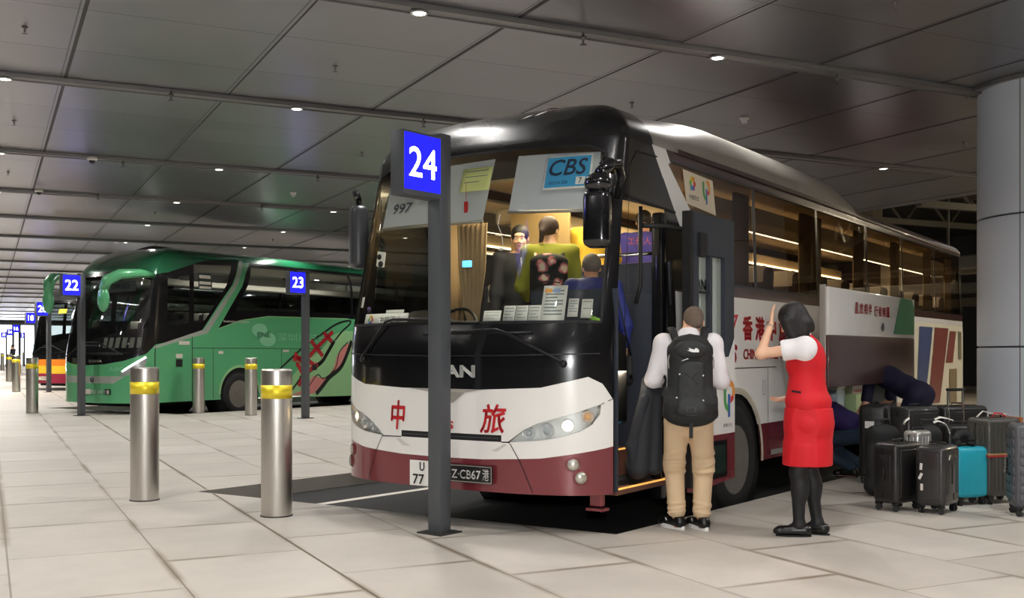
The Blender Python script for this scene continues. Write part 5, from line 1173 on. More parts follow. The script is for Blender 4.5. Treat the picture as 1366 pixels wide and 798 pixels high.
ssl = [('c', Lsh, Lel, .070, .062, .04), ('c', Lel, Lel+(Lwr-Lel)*.8, .060, .046, .03), ('c', Rsh, Rel, .070, .060, .04), ('c', Rel, Rel+(Rwr-Rel)*.8, .058, .046, .03)]
sdf_obj('shirt', torso(g)+[('e', (0, .0, .90), (.185, .15, .12), None, .04), ('c', (0, .005, 1.44), (.012, .03, 1.50), .075, .066, .02)]+ssl+[('cut', (0, 0, .80), (.16, 0, -1)), ('cut', (0, .03, 1.505), (0, .35, 1))], .008, M_shirt, man)
tr = [('e', (0, 0, .84), (.172, .138, .12), None, .04), ('c', (-.085, 0, .80), (-.105, .02, .48), .098, .078, .035), ('c', (-.105, .02, .50), (Lan[0], -.005, .13), .077, .064, .03), ('c', (.09, 0, .80), (.115, .0, .48), .098, .078, .035), ('c', (.115, .0, .50), (Ran[0], -.02, .13), .077, .064, .03)]
for sx, x, y in ((-1, -.088, .0), (1, .104, -.015)):
    for z in (.13, .165, .20): tr.append(('e', (x, y, z), (.072, .074, .016), (random.uniform(-.2, .2), random.uniform(-.2, .2), 0), .012))
    for z in (.44, .50, .57): tr.append(('e', (x*1.12, y-.01, z), (.083, .08, .02), (random.uniform(-.3, .3), random.uniform(-.3, .3), 0), .02))
tr.append(('cut', (0, 0, .095), (0, 0, -1)))
to = sdf_obj('trousers', tr, .007, M_khaki, man)
for x in (-.085, .095):
    mb = MB(); mb.box((x, -.137, .80), (.10, .004, .10), (.12, 0, 0), bevel=.002); mb.build('back_pocket', M_khaki, to)
shoe('shoe', Lan, .62, M_shoeb, M_sole, man, .28, False, True); shoe('shoe', Ran, .45, M_shoeb, M_sole, man, .28, False, True)
# backpack
M_bpk = mat('backpack_black', '#1d1e1f', .75, var=.12, bump=.3, bscale=60); M_bpk2 = mat('backpack_panel', '#28292a', .7, var=.1, bump=.2, bscale=30)
bp = empty('backpack', (pm.x, pm.y, .82), -.10, 'large black backpack with white logo worn by the man in white shirt', 'backpack')
sb = lambda lo, hi, r: None
sdf_obj('main_body', [('c', (0, -.24, .12), (0, -.22, .50), .115, .10, .02, (1.62, .95, 1)), ('c', (0, -.26, .06), (0, -.26, .14), .10, .12, .05, (1.95, 1.0, .9)), ('c', (-.08, -.22, .52), (.08, -.22, .52), .085, .085, .05), ('e', (0, -.24, .60), (.12, .075, .05), None, .04)], .008, M_bpk, bp)
sdf_obj('front_pocket', [('c', (0, -.335, .14), (0, -.315, .42), .045, .04, .02, (2.5, 1, 1)), ('c', (-.07, -.345, .1), (.07, -.345, .1), .05, .05, .05)], .007, M_bpk2, bp)
sdf_obj('lid', [('e', (0, -.30, .535), (.12, .055, .075), (.25, 0, 0), .02)], .007, M_bpk2, bp)
for sg in (-1, 1):
    sdf_obj('side_pocket', [('c', (sg*.17, -.24, .06), (sg*.165, -.23, .24), .035, .028, .02, (1, 1.6, 1))], .007, M_bpk2, bp)
    mb = MB(); mb.tube([(sg*.09, -.15, .57), (sg*.115, -.09, .665), (sg*.125, .0, .70), (sg*.13, .11, .64), (sg*.14, .165, .48), (sg*.17, .12, .3), (sg*.19, -.05, .2), (sg*.17, -.17, .14)], [.03, .033, .033, .033, .03, .02, .012, .012], n=10, flat=.4); mb.build('shoulder_strap', M_bpk, bp, True)
    mb = MB(); mb.tube([(sg*.155, -.31, .50), (sg*.165, -.33, .46), (sg*.16, -.335, .40)], .005, n=6); mb.build('zip_pull', M_sil, bp, True)
mb = MB(); mb.tube([(-.055, -.20, .60), (-.05, -.21, .635), (0, -.22, .645), (.05, -.21, .635), (.055, -.20, .60)], .011, n=8); mb.build('grab_handle', M_bpk, bp, True)
MB().box((0, -.34, -.05), (.028, .012, .11), bevel=.003).build('hanging_strap', M_bpk, bp)
for k, x in ((-1, 0), (1, 0)): 
    mb = MB(); mb.tube([(k*.045, -.372, .20), (-k*.045, -.365, .29), (k*.045, -.36, .37)], .003, n=5); mb.build('bungee_cord', M_gasket, bp)
for x, z in ((-.085, .36), (.085, .35), (-.105, .19), (.085, .17), ): MB().ball((x, -.366, z), .0065).build('reflective_dot', M_sole, bp, True)
fnb = plane_fn((.0, -.362, .53), (1, 0, 0), (0, .2, 1))
lg = shape_on('white_logo', [[(.01, -.012), (.055, -.012), (.055, .004), (.045, .017), (.03, .02), (.022, .008), (-.02, .02), (-.01, .004), (-.03, .002)]], fnb, M_sole, bp)
MB().box((-.045, -.363, .465), (.05, .003, .004), (0, -.35, 0)).build('white_stripe', M_sole, bp)
for q in (rect(-.03, .085, .03, .088), rect(-.033, .12, .025, .123), rect(-.033, .085, -.03, .123), rect(.025, .085, .03, .12)): shape_on('outline_mark', [q], plane_fn((0, -.398, 0), (1, 0, 0), (0, 0, 1)), M_int, bp)
text_on('pocket_letters', 'BOREALIS', plane_fn((0, -.40, .065), (1, 0, 0), (0, 0, 1)), M_int, bp, h=.008, wd=.075)
# coat over the forearm
M_coat = mat('coat_charcoal', '#2c2e33', .85, var=.12, bump=.4, bscale=14)
ct = empty('coat', (pm.x, pm.y, 0), -.06, 'dark grey padded coat draped over the forearm of the man in white', 'coat')
sdf_obj('coat_body', [('c', (-.30, .10, 1.04), (-.37, .13, .45), .055, .085, .04, (1, 1.5, 1)), ('c', (-.24, .14, 1.08), (-.24, .16, .44), .05, .055, .04, (1.1, 1.4, 1)), ('c', (-.29, .12, 1.11), (-.17, .2, 1.12), .055, .05, .04), ('e', (-.385, .13, .47), (.075, .1, .1), None, .05)], .009, M_coat, ct)
sdf_obj('sleeve', [('c', (-.33, .03, .98), (-.42, .06, .62), .042, .045, .03), ('c', (-.42, .06, .62), (-.385, .07, .42), .045, .048, .03)], .008, M_coat, ct)
# ---- woman in red
pw_ = Vector((2.16, 7.78, 0)); wr_ = math.radians(66)
wo = empty('person', pw_, wr_, 'woman in red vest and skirt shading her bowed head with one hand', 'person')
Rw = rotm((-.62, .05, .25)); hcw = (-.02, .105, 1.575)
Ls, Rs = V3(-.165, .0, 1.375), V3(.165, .03, 1.375); Le, Lw = V3(-.185, .305, 1.325), V3(-.10, .245, 1.545); Re, Rw_ = V3(.20, -.02, 1.12), V3(.14, .15, 1.00)
wt = lambda g: [('e', (0, .0, 1.27), (.145+g, .115+g, .17+g), None, .05), ('e', (0, .005, 1.07), (.135+g, .122+g, .15+g), None, .06), ('e', (0, -.01, .90), (.155+g, .13+g, .14+g), None, .05), ('c', Ls, Rs, .046+g, .046+g, .05), ('e', (-.055, .095, 1.24), (.06, .05, .06), None, .04), ('e', (.055, .095, 1.24), (.06, .05, .06), None, .04)]
La, Ra = (-.07, .05, .085), (.07, -.06, .085)
wb_ = wt(0)+[('c', (0, .0, 1.40), (-.01, .06, 1.50), .05, .046, .03)]+head(hcw, Rw, .95, True)+arm(Ls, Le, Lw, (.043, .036, .036, .023))+arm(Rs, Re, Rw_, (.042, .034, .033, .022))
wb_ += fingers(Lw, (.12, -.06, 1), (.3, -1, .0), -1, .22, .92, .1)+fingers(Rw_, (-.1, .75, -.15), (-.3, 0, 1), 1, .35, .92)
wb_ += leg((-.08, .0, .86), (-.075, .055, .47), La, (.072, .05, .05, .030))+leg((.08, -.02, .86), (.075, .0, .47), Ra, (.072, .05, .05, .030))+[('c', (q[0], q[1], .08), (q[0], q[1]+.1, .03), .026, .018, .02) for q in (La, Ra)]
sdf_obj('body', wb_, .006, M_skinl, wo); face_bits(wo, hcw, Rw, .95)
T = lambda o: V3(*hcw)+Rw@V3(*o)
sdf_obj('hair', [('e', T((0, -.022, .035)), (.086, .106, .092), eul(Rw), .0), ('e', T((-.075, .02, -.04)), (.026, .07, .105), eul(Rw), .03), ('e', T((.075, .02, -.04)), (.026, .07, .105), eul(Rw), .03), ('e', T((0, -.07, -.055)), (.075, .05, .10), eul(Rw), .04),
                 ('c', T((-.07, .045, .01)), T((-.058, .10, -.20)), .05, .024, .03), ('c', T((.07, .05, -.04)), T((.06, .09, -.15)), .03, .012, .03), ('c', T((-.055, -.05, -.08)), T((-.06, .0, -.165)), .04, .016, .03),
                 ('-e', T((.012, .13, -.045)), (.045, .06, .08), eul(Rw), .015)], .005, M_hairb, wo)
vest = wt(.016)+[('e', (0, -.005, .98), (.178, .162, .10), None, .05), ('c', (0, .0, 1.40), (-.004, .03, 1.455), .064, .056, .02), ('cut', (0, 0, .925), (0, 0, -1)), ('cut', (0, .02, 1.465), (0, .45, 1)), ('cut', (-.178, 0, 1.3), (-1, 0, .12)), ('cut', (.178, 0, 1.3), (1, 0, .12))]
vo = sdf_obj('vest', vest, .006, M_vest, wo)
sdf_obj('blouse_collar', [('c', (0, .0, 1.40), (-.008, .045, 1.468), .062, .062, .0), ('cut', (0, .02, 1.447), (0, .45, -1)), ('cut', (0, .02, 1.472), (0, .45, 1))], .004, M_shirt, wo)
sdf_obj('blouse_sleeve', [('c', Ls+V3(.02, -.01, 0), Ls+(Le-Ls)*.42, .073, .076, .02), ('e', Ls+V3(-.02, -.01, -.01), (.06, .085, .09), None, .03), ('cut', Ls+(Le-Ls)*.50, tuple(Le-Ls))], .005, M_shirt, wo)
sdf_obj('blouse_sleeve', [('c', Rs, Rs+(Re-Rs)*.5, .066, .068, .02), ('cut', Rs+(Re-Rs)*.52, tuple(Re-Rs))], .006, M_shirt, wo)
sdf_obj('blouse_tail', [('e', (0, -.01, .925), (.166, .143, .03), None, .0)], .006, M_shirt, wo)
sk_ = [('c', (0, -.005, .93), (0, .0, .55), .145, .145, .0, (1.28, 1.15, 1)), ('e', (0, -.02, .82), (.19, .17, .16), None, .05), ('c', (0, .0, .64), (0, .005, .50), .145, .148, .03, (1.32, 1.18, 1)), ('cut', (0, 0, .515), (.0, 0, -1)), ('cut', (0, 0, .935), (0, 0, 1))]
sdf_obj('skirt', sk_, .007, M_vest, wo)
tg = leg((-.08, .0, .80), (-.075, .055, .47), La, (.088, .062, .062, .040))+leg((.08, -.02, .80), (.075, .0, .47), Ra, (.088, .062, .062, .040))+[('c', (La[0], La[1]-.012, .09), (La[0], La[1]-.02, .045), .037, .034, .02), ('c', (Ra[0], Ra[1]-.012, .09), (Ra[0], Ra[1]-.02, .045), .037, .034, .02), ('c', (La[0], La[1], .08), (La[0], La[1]+.06, .05), .036, .033, .02), ('c', (Ra[0], Ra[1], .08), (Ra[0], Ra[1]+.06, .05), .036, .033, .02), ('cut', (0, 0, .80), (0, 0, 1))]
sdf_obj('tights', tg, .006, M_tights, wo)
shoe('shoe', La, .25, M_shoeb, M_gasket, wo, .255, True); shoe('shoe', Ra, -.1, M_shoeb, M_gasket, wo, .255, True)
mb = MB(); mb.box((-.155, .055, 1.055), (.006, .075, .014), (.12, 0, -.35), bevel=.002); mb.build('pocket_edge', M_gasket, vo)
mb = MB(); d_ = (Lw-Le)/np.linalg.norm(Lw-Le); q = Matrix.Translation(tuple(Lw-d_*.012)) @ Vector(tuple(d_)).to_track_quat('Z', 'Y').to_matrix().to_4x4()
mb.tube([(.0285*math.cos(a), .0285*math.sin(a), .004*math.sin(2*a)) for a in np.linspace(0, 2*PI, 20, endpoint=False)], .004, closed=True, n=6); mb.bm.transform(q); mb.build('bracelet', M_sil, wo, True)
# ---- luggage handlers bent into the bay, and far passer-by, cabin people
def figure(name, loc, rz, label, h=1.7, top=M_navy, legs=M_jeans, bend=0, hair=M_hairb, Lhand=None, Rhand=None, female=False, headtilt=0, res=.011, kneeL=0, z=0, crouch=0, sleeve=.55, shoes=True, headturn=0, arms=True):
    s = h/1.7; r = empty(name, (loc[0], loc[1], z), rz, label, 'person'); hipz = .88-crouch
    R = rotm((-bend, 0, 0)); hip = V3(0, -.25*math.sin(bend)*.6, hipz); T = lambda o: (hip+R@V3(*o))*s
    Lsh, Rsh = T((-.18, 0, .52)), T((.18, 0, .52)); hd = hip+R@V3(0, .03, .70); Rhd = rotm((-bend*.8-headtilt, 0, headturn)); hd = hd*s
    Lw_ = V3(*(Lhand or (-.24, .08, .78)))*s; Rw2 = V3(*(Rhand or (.24, .08, .78)))*s
    def elbow(a, b, sg): m_ = (a+b)/2; L = np.linalg.norm(b-a); ex = math.sqrt(max(.0004, (.285*s)**2-(L/2)**2)); return m_+V3(sg*.4, -.6, -.69)*ex
    Le_, Re_ = elbow(Lsh, Lw_, -1), elbow(Rsh, Rw2, 1)
    tor = lambda g: [('e', T((0, 0, .40)), ((.165+g)*s, (.115+g)*s, (.18+g)*s), eul(R), .05), ('e', T((0, .0, .18)), ((.145+g)*s, (.115+g)*s, (.16+g)*s), eul(R), .06), ('e', T((0, 0, .0)), ((.16+g)*s, (.13+g)*s, (.13+g)*s), eul(R), .05), ('c', Lsh, Rsh, (.05+g)*s, (.05+g)*s, .05)]
    kl, kr = V3(-.10, .04+crouch*1.1, .48-crouch*.35)*s, V3(.11, .02+crouch*1.0, .48-crouch*.35)*s; al, ar = V3(-.10, -.02, .085)*s, V3(.12, -.06, .085)*s
    P = tor(0)+[('c', T((0, 0, .54)), hd-Rhd@V3(0, .0, .05), .055*s, .05*s, .03)]+head(hd, Rhd, s*.97, female)
    if arms: P += arm(Lsh, Le_, Lw_)+arm(Rsh, Re_, Rw2)+fingers(Lw_, Lw_-Le_, (.2, .1, -1), 1, .6, s)+fingers(Rw2, Rw2-Re_, (-.2, .1, -1), -1, .6, s)
    P += leg(T((-.09, 0, -.01)), kl, al)+leg(T((.09, 0, -.01)), kr, ar)+foot(al, .1)+foot(ar, -.1)
    sdf_obj('body', P, res, M_skinl if female else M_skin, r)
    Th = lambda o: hd+Rhd@(V3(*o)*s)
    hp = [('e', Th((0, -.022, .035)), (.083*s, .102*s, .09*s), eul(Rhd), .0)]
    if female: hp += [('e', Th((0, -.10, -.01)), (.04*s, .035*s, .04*s), eul(Rhd), .03), ('c', Th((0, -.12, -.03)), Th((-.03, -.10, -.16)), .028*s, .012*s, .02)]
    hp += [('-e', Th((0, .105, -.045)), (.062*s, .075*s, .085*s), eul(Rhd), .01), ('cut', Th((0, -.02, -.075)), tuple(Rhd@V3(0, .5, -1)))]
    sdf_obj('hair', hp, .008, hair, r); face_bits(r, hd, Rhd, s*.97)
    P = tor(.018)+([('c', Lsh, Lsh+(Le_-Lsh)*min(1, sleeve*1.6), .066*s, .062*s, .03), ('c', Rsh, Rsh+(Re_-Rsh)*min(1, sleeve*1.6), .066*s, .062*s, .03)] if arms else [])
    if sleeve > .9: P += [('c', Le_, Le_+(Lw_-Le_)*.85, .055*s, .042*s, .03), ('c', Re_, Re_+(Rw2-Re_)*.85, .055*s, .042*s, .03)]
    P += [('cut', T((0, 0, -.06)), tuple(R@V3(0, 0, -1))), ('cut', T((0, 0, .575)), tuple(R@V3(0, .2, 1)))]
    sdf_obj('shirt', P, res, top, r)
    P = [('e', T((0, 0, -.02)), (.172*s, .142*s, .12*s), eul(R), .04), ('c', T((-.09, 0, -.04)), kl, .10*s, .075*s, .04), ('c', kl, al+V3(0, 0, .03), .075*s, .058*s, .03), ('c', T((.09, 0, -.04)), kr, .10*s, .075*s, .04), ('c', kr, ar+V3(0, 0, .03), .075*s, .058*s, .03), ('cut', (0, 0, .075), (0, 0, -1))]
    sdf_obj('trousers', P, res, legs, r)
    if shoes: shoe('shoe', al, .1, M_shoeb, M_gasket, r, .27*s, False); shoe('shoe', ar, -.1, M_shoeb, M_gasket, r, .27*s, False)
    return r
figure('person', (4.36, 11.75), math.radians(32), 'luggage handler in navy T-shirt bent over behind the suitcases', top=M_navy, legs=M_navy, bend=1.15, Lhand=(-.38, .38, .62), Rhand=(.2, .62, .65), headtilt=-.1)
figure('person', (3.66, 11.44), math.radians(50), 'luggage handler in purple T-shirt and jeans crouching behind the woman in red', h=1.66, top=mat('shirt_purple', '#2b1b55', .8, var=.12), bend=1.12, crouch=.38, Lhand=(-.2, .5, .42), Rhand=(.2, .5, .45))
figure('person', (-28.6, 61), 2.5, 'distant passer-by in dark clothes at the photo edge', top=M_coat, legs=M_coat, res=.02, sleeve=1)
def buspt(x, y): c_, s_ = math.cos(WA), math.sin(WA); return (WO[0]+c_*x-s_*y, WO[1]+s_*x+c_*y)
Zc, Za = WO[2]+.93, WO[2]+1.2
M_olive = mat('jacket_olive', '#93962e', .8, var=.08, bump=.2, bscale=9); M_yel = mat('shirt_yellow', '#e8bc3c', .8, var=.05); M_pur = mat('shirt_violet', '#5a55b5', .8, var=.05)
figure('person', buspt(1.62, .36), math.radians(180+2), 'guide with tied-back hair in dark jacket facing out behind the windscreen', h=1.70, top=M_coat, legs=M_coat, female=True, z=Zc, sleeve=1, headtilt=.15, headturn=-.1, res=.009)
figure('person', buspt(1.42, -.09), math.radians(-4), 'passenger in olive jacket with flowered backpack, seen from behind in the coach', h=1.73, top=M_olive, legs=M_coat, female=True, z=Zc, sleeve=1, hair=mat('hair_brown', '#33201a', .6, var=.4, scale=14, stretch=(9, 9, .8), bump=.5, bscale=14), headtilt=.1, headturn=-.5, Lhand=(-.2, .3, 1.0), Rhand=(.2, .3, 1.0), res=.009)
figure('person', buspt(2.3, -.03), math.radians(-30), 'passenger in yellow T-shirt standing in the coach aisle', h=1.70, top=M_yel, legs=M_jeans, z=Za, sleeve=.5, res=.011)
pp = figure('person', buspt(3.0, -.19), math.radians(-8), 'crew member in violet T-shirt with pink characters standing in the aisle', h=1.72, top=M_pur, legs=M_coat, z=Za, bend=.25, headtilt=.6, sleeve=.5, res=.011)
text_on('shirt_characters', '工作人员', plane_fn((0, -.165, 1.36), (1, 0, 0), (0, .25, 1)), mat('print_pink', '#d97a94', .6), pp, h=.075, wd=.30, bold=.02)
figure('person', buspt(.98, -.80), math.radians(6), 'passenger in blue jacket climbing the coach steps inside the doorway', h=1.62, top=mat('jacket_blue', '#232f78', .7, var=.15, bump=.5, bscale=14), legs=M_coat, z=WO[2]+.70, bend=.32, sleeve=1, hair=mat('hair_grey', '#6f675f', .7, var=.3), Lhand=(-.2, .35, .95), Rhand=(.26, .05, .85), res=.009)
# flowered backpack of the passenger in olive
x_, y_ = buspt(1.42, -.09); fb = empty('backpack', (x_, y_, Zc), math.radians(-4), 'black backpack with pink and cream flowers seen through the windscreen', 'backpack')
m, nt, b = nodes('flowered_fabric'); N, L = nt.nodes, nt.links; tc = N.new('ShaderNodeTexCoord'); vo_ = N.new('ShaderNodeTexVoronoi'); vo_.inputs['Scale'].default_value = 9; nzz = N.new('ShaderNodeTexNoise'); nzz.inputs['Scale'].default_value = 26
L.new(tc.outputs['Object'], vo_.inputs['Vector']); L.new(tc.outputs['Object'], nzz.inputs['Vector']); ad = N.new('ShaderNodeMath'); ad.operation = 'MULTIPLY_ADD'; ad.inputs[1].default_value = .5; L.new(nzz.outputs[0], ad.inputs[0]); L.new(vo_.outputs['Distance'], ad.inputs[2])
cr = N.new('ShaderNodeValToRGB'); cr.color_ramp.interpolation = 'CONSTANT'
for pos, c_ in ((0, '#e8d9c2'), (.52, '#d58f93'), (.60, '#a8505c'), (.68, '#3f4a3a'), (.73, '#121215')):
    e = cr.color_ramp.elements.new(pos) if pos > 0 else cr.color_ramp.elements[0]; e.color = rgb(c_)
cr.color_ramp.elements.remove(cr.color_ramp.elements[-1]) if cr.color_ramp.elements[-1].position == 1 else None
L.new(ad.outputs[0], cr.inputs[0]); L.new(cr.outputs[0], b.inputs['Base Color']); b.inputs['Roughness'].default_value = .8
sdf_obj('main_body', [('c', (0, -.24, .98), (0, -.22, 1.24), .115, .105, .02, (1.65, .9, 1)), ('e', (0, -.23, 1.32), (.16, .09, .07), None, .05), ('c', (-.05, -.32, 1.0), (.05, -.32, 1.0), .07, .07, .05)], .008, m, fb)
for sg in (-1, 1):
    mb = MB(); mb.tube([(sg*.08, -.16, 1.31), (sg*.11, -.08, 1.40), (sg*.12, .02, 1.42), (sg*.13, .12, 1.33), (sg*.14, .14, 1.18), (sg*.15, .0, 1.0), (sg*.13, -.15, .95)], [.026]*5+[.012, .012], n=10, flat=.4); mb.build('shoulder_strap', m, fb, True)
mb = MB(); mb.tube([(-.1, -.335, 1.13), (0, -.35, 1.145), (.1, -.335, 1.13)], .006, n=6); mb.build('zip', M_gasket, fb); MB().cyl((.165, -.24, .97), (.165, -.24, 1.16), .035).build('thermos_flask', M_gasket, fb, True)
# bags of the passenger on the steps
x_, y_ = buspt(.98, -.80); sbg = empty('shoulder_bag', (x_, y_, WO[2]+.70), math.radians(6), 'black shoulder bag hanging at the side of the passenger in blue', 'bag')
sdf_obj('bag_body', [('c', (.26, -.02, .58), (.28, .08, .72), .06, .05, .03, (.7, 1.6, 1.2))], .008, M_bpk, sbg); mb = MB(); mb.tube([(.29, .02, .75), (.21, -.1, 1.0), (.15, -.05, 1.3)], .012, n=6, flat=.5); mb.build('strap', M_bpk, sbg, True)
cbg = empty('carrier_bag', (x_, y_, WO[2]+.70), math.radians(6), 'sky blue plastic bag hanging in the coach doorway', 'bag')
sdf_obj('bag_body', [('c', (.15, -.16, .30), (.14, -.14, .52), .07, .045, .03, (.8, 1, 1.2))], .008, mat('bag_blue', '#3fa6e0', .4, var=.1, bump=.5, bscale=12), cbg)
# ================================================================== LUGGAGE
M_k1 = mat('case_black', '#1b1a1a', .38, var=.12, scale=20, coat=.25); M_k2 = mat('case_graphite', '#3b3a3a', .32, .3, var=.1, scale=20, coat=.3); M_k3 = mat('case_olive_grey', '#45443f', .4, .15, var=.08, coat=.2)
M_k4 = mat('case_teal', '#1fa5bb', .45, var=.05); M_k5 = mat('case_grey', '#55565a', .42, .1, var=.06); M_silv = mat('case_silver', '#b7b6b2', .3, .6, var=.05); M_zip = mat('zip_black', '#0c0c0c', .5); M_tagw = mat('tag_white', '#e2dfd8', .6, var=.02)
def suitcase(p, rz, w_, d, h, m, label, ribs='v', style=None, tele=False, name='suitcase'):
    """local x along the wide face, wide face looks to local -y; stands on four wheels"""
    r = empty(name, p, rz, label, 'suitcase', None); wz = .065; H = h-wz
    rb = min(.045, d*.22)
    mb = MB(); mb.box((0, 0, wz+H/2), (w_, d, H), bevel=rb, seg=4); b_ = mb.build('shell', m, r, auto=.9)
    if ribs == 'v':
        n = max(3, int(w_/.06))
        for k in range(n):
            x = -w_/2+rb+(w_-2*rb)*(k+.5)/n
            for sy in (-1, 1): MB().box((x, sy*(d/2+.001), wz+H/2), ((w_-2*rb)/n*.45, .012, H-2.6*rb), bevel=.005).build('rib', m, b_, auto=.9)
        for k in range(3):
            y = -d/2+rb+(d-2*rb)*(k+.5)/3
            for sx in (-1, 1): MB().box((sx*(w_/2+.001), y, wz+H/2), (.010, (d-2*rb)/3*.4, H-3*rb), bevel=.004).build('rib', m, b_, auto=.9)
    elif ribs == 'h':
        n = int(H/.085)
        for k in range(n):
            z = wz+rb+(H-2*rb)*(k+.5)/n
            MB().box((0, 0, z), (w_+.012, d-2*rb*.5, (H-2*rb)/n*.80), bevel=.012, seg=2).build('rib', m, b_, auto=.9); 
            for sy in (-1, 1): MB().box((0, sy*(d/2), z), (w_-2*rb, .012, (H-2*rb)/n*.80), bevel=.005).build('rib', m, b_, auto=.9)
    elif ribs == 'p':                                             # one big raised panel on each wide face
        for sy in (-1, 1): MB().box((0, sy*(d/2+.002), wz+H/2), (w_-.09, .012, H-.11), bevel=.006, seg=2).build('raised_panel', m, b_, auto=.9)
        for sx in (-1, 1): MB().box((sx*(w_/2+.001), 0, wz+H/2), (.008, d-.12, H-.2), bevel=.004).build('raised_panel', m, b_, auto=.9)
    # zip line around the middle of the depth
    t_ = d*.06
    mb = MB()
    for sx in (-1, 1): mb.box((sx*(w_/2+.0005), t_, wz+H/2), (.007, .012, H-2*rb))
    mb.box((0, t_, wz+H+.0005), (w_-2*rb, .012, .006)); mb.build('zip', M_zip, r)
    # top and side handles
    mb = MB(); mb.tube([(-.07, 0, wz+H-.005), (-.065, 0, wz+H+.022), (.065, 0, wz+H+.022), (.07, 0, wz+H-.005)], .010, n=8, flat=.8); mb.build('top_handle', M_zip, r, True)
    mb = MB(); mb.tube([(-w_/2+.004, -.0, wz+H*.38), (-w_/2-.022, 0, wz+H*.40), (-w_/2-.022, 0, wz+H*.58), (-w_/2+.004, 0, wz+H*.60)], .009, n=8); mb.build('side_handle', M_zip, r, True)
    for sx in (-1, 1):
        for sy in (-1, 1):
            x, y = sx*(w_/2-.045), sy*(d/2-.04)
            wh = MB().box((x, y, wz-.002), (.055, .05, .03), bevel=.008).build('wheel', M_zip, r, auto=.8)
            a = random.uniform(0, PI)
            for q in (-1, 1):
                c_ = Vector((x+q*.013*math.cos(a), y+q*.013*math.sin(a), .027)); dd = Vector((math.cos(a), math.sin(a), 0))*.008
                MB().cyl(c_-dd, c_+dd, .026, n=18).build('caster', M_gasket, wh, auto=.6)
    if tele:
        mb = MB()
        for sx in (-1, 1): mb.cyl((sx*.075, d/2-.03, wz+H-.02), (sx*.075, d/2-.03, wz+H+tele), .013, n=10)
        hb = mb.build('telescopic_handle', M_chrome, r); MB().box((0, d/2-.03, wz+H+tele), (.19, .03, .028), bevel=.011, seg=3).build('grip', M_zip, hb, auto=.8)
    return r
def sticker(r, x, y, z, rx, w_, h, name='sticker', m=M_tagw): MB().box((x, y, z), (w_, .002, h), rx, bevel=.0006).build(name, m, r)
# front black cabin case
s1 = suitcase((3.285, 9.07, 0), math.radians(38), .39, .24, .575, M_k1, 'plain black cabin suitcase, the frontmost one beside the graphite case', ribs='p')
# graphite case with four stickers
s2 = suitcase((3.565, 8.92, 0), math.radians(-42), .25, .36, .56, M_k2, 'small graphite suitcase with four little white stickers down its side', ribs='p')
for x, y, z, w_, h in ((-.06, -.1865, .42, .025, .055),): pass
for x, z, ry in ((-.065, .39, .1), (-.07, .31, .45), (-.06, .22, 0)): sticker(s2, x, -.1895, z, (0, ry, 0), .022, .055)
sticker(s2, .1315, -.09, .46, (.2, 0, PI/2), .022, .06)
MB().box((.13, -.02, .33), (.012, .03, .17), bevel=.004).build('grip_recess', M_zip, s2)
# teal case
s3 = suitcase((3.99, 9.36, 0), math.radians(20), .34, .20, .51, M_k4, 'bright teal suitcase standing behind the graphite case', ribs=None)
# big ribbed case with strap
s4 = suitcase((4.31, 9.50, 0), math.radians(22), .42, .28, .755, M_k3, 'big ribbed grey suitcase strapped with a red and tan luggage belt', ribs='v')
for m, z, hh in ((mat('belt_red', '#a3262b', .7), .425, .018), (mat('belt_tan', '#a08050', .7), .442, .014)):
    mb = MB(); mb.box((0, 0, z), (.444, .302, hh), bevel=.003); mb.build('belt', m, s4)
mb = MB(); mb.box((.16, 0, .41), (.02, .306, .70), bevel=.003); mb.build('upright_belt', mat('belt_orange', '#a5602c', .7), s4)
text_on('brand_script', 'Tripn', plane_fn((-.03, -.150, .36), (1, 0, 0), (0, 0, 1)), M_silv, s4, h=.05, wd=.16, rot=PI/2, shear=.3)
rb_ = empty('luggage_ribbon', (4.31, 9.50, .75), 0, 'white and red ribbon tied to the top handle of the strapped case', 'ribbon'); mb = MB(); mb.tube([(-.16, .0, .01), (-.1, .02, .06), (0, 0, .03), (.1, .0, .035), (.16, .03, .012)], .012, n=8, flat=.4); mb.build('white_ribbon', M_tagw, rb_, True)
mb = MB(); mb.tube([(-.04, -.02, .012), (0, .0, .045), (.05, -.02, .04), (.08, -.04, .012)], .014, n=8, flat=.5); mb.build('red_ribbon', M_red, rb_, True)
# grey case at the photo edge
s5 = suitcase((4.34, 8.72, 0), math.radians(-14), .48, .30, .755, M_k5, 'grey suitcase with horizontal ribs cut by the right edge of the photo', ribs='h')
# two tall cases behind
s6 = suitcase((3.76, 10.98, 0), math.radians(62), .46, .27, .80, M_k1, 'tall black suitcase with white label on its narrow side, closest to the coach', ribs='p')
sticker(s6, -.2385, .03, .60, (0, 0, PI/2), .09, .07)
s7 = suitcase((3.97, 10.50, 0), math.radians(25), .42, .27, .80, M_k2, 'tall dark suitcase behind the black bag, square shouldered', ribs='p')
s8 = suitcase((4.50, 10.75, 0), math.radians(10), .50, .30, .80, M_k1, 'wide black suitcase behind the pull-out handle, under the handler\'s back', ribs='p')
# silver ribbed mini case
s9 = suitcase((3.68, 9.66, 0), math.radians(30), .20, .18, .63, M_silv, 'narrow silver suitcase with ribs peeping out between black bags', ribs='v')
# black case with pulled-out handle
s10 = suitcase((4.23, 10.02, 0), math.radians(8), .42, .26, .66, M_k1, 'black suitcase with its chrome handle pulled out', ribs=None, tele=.32)
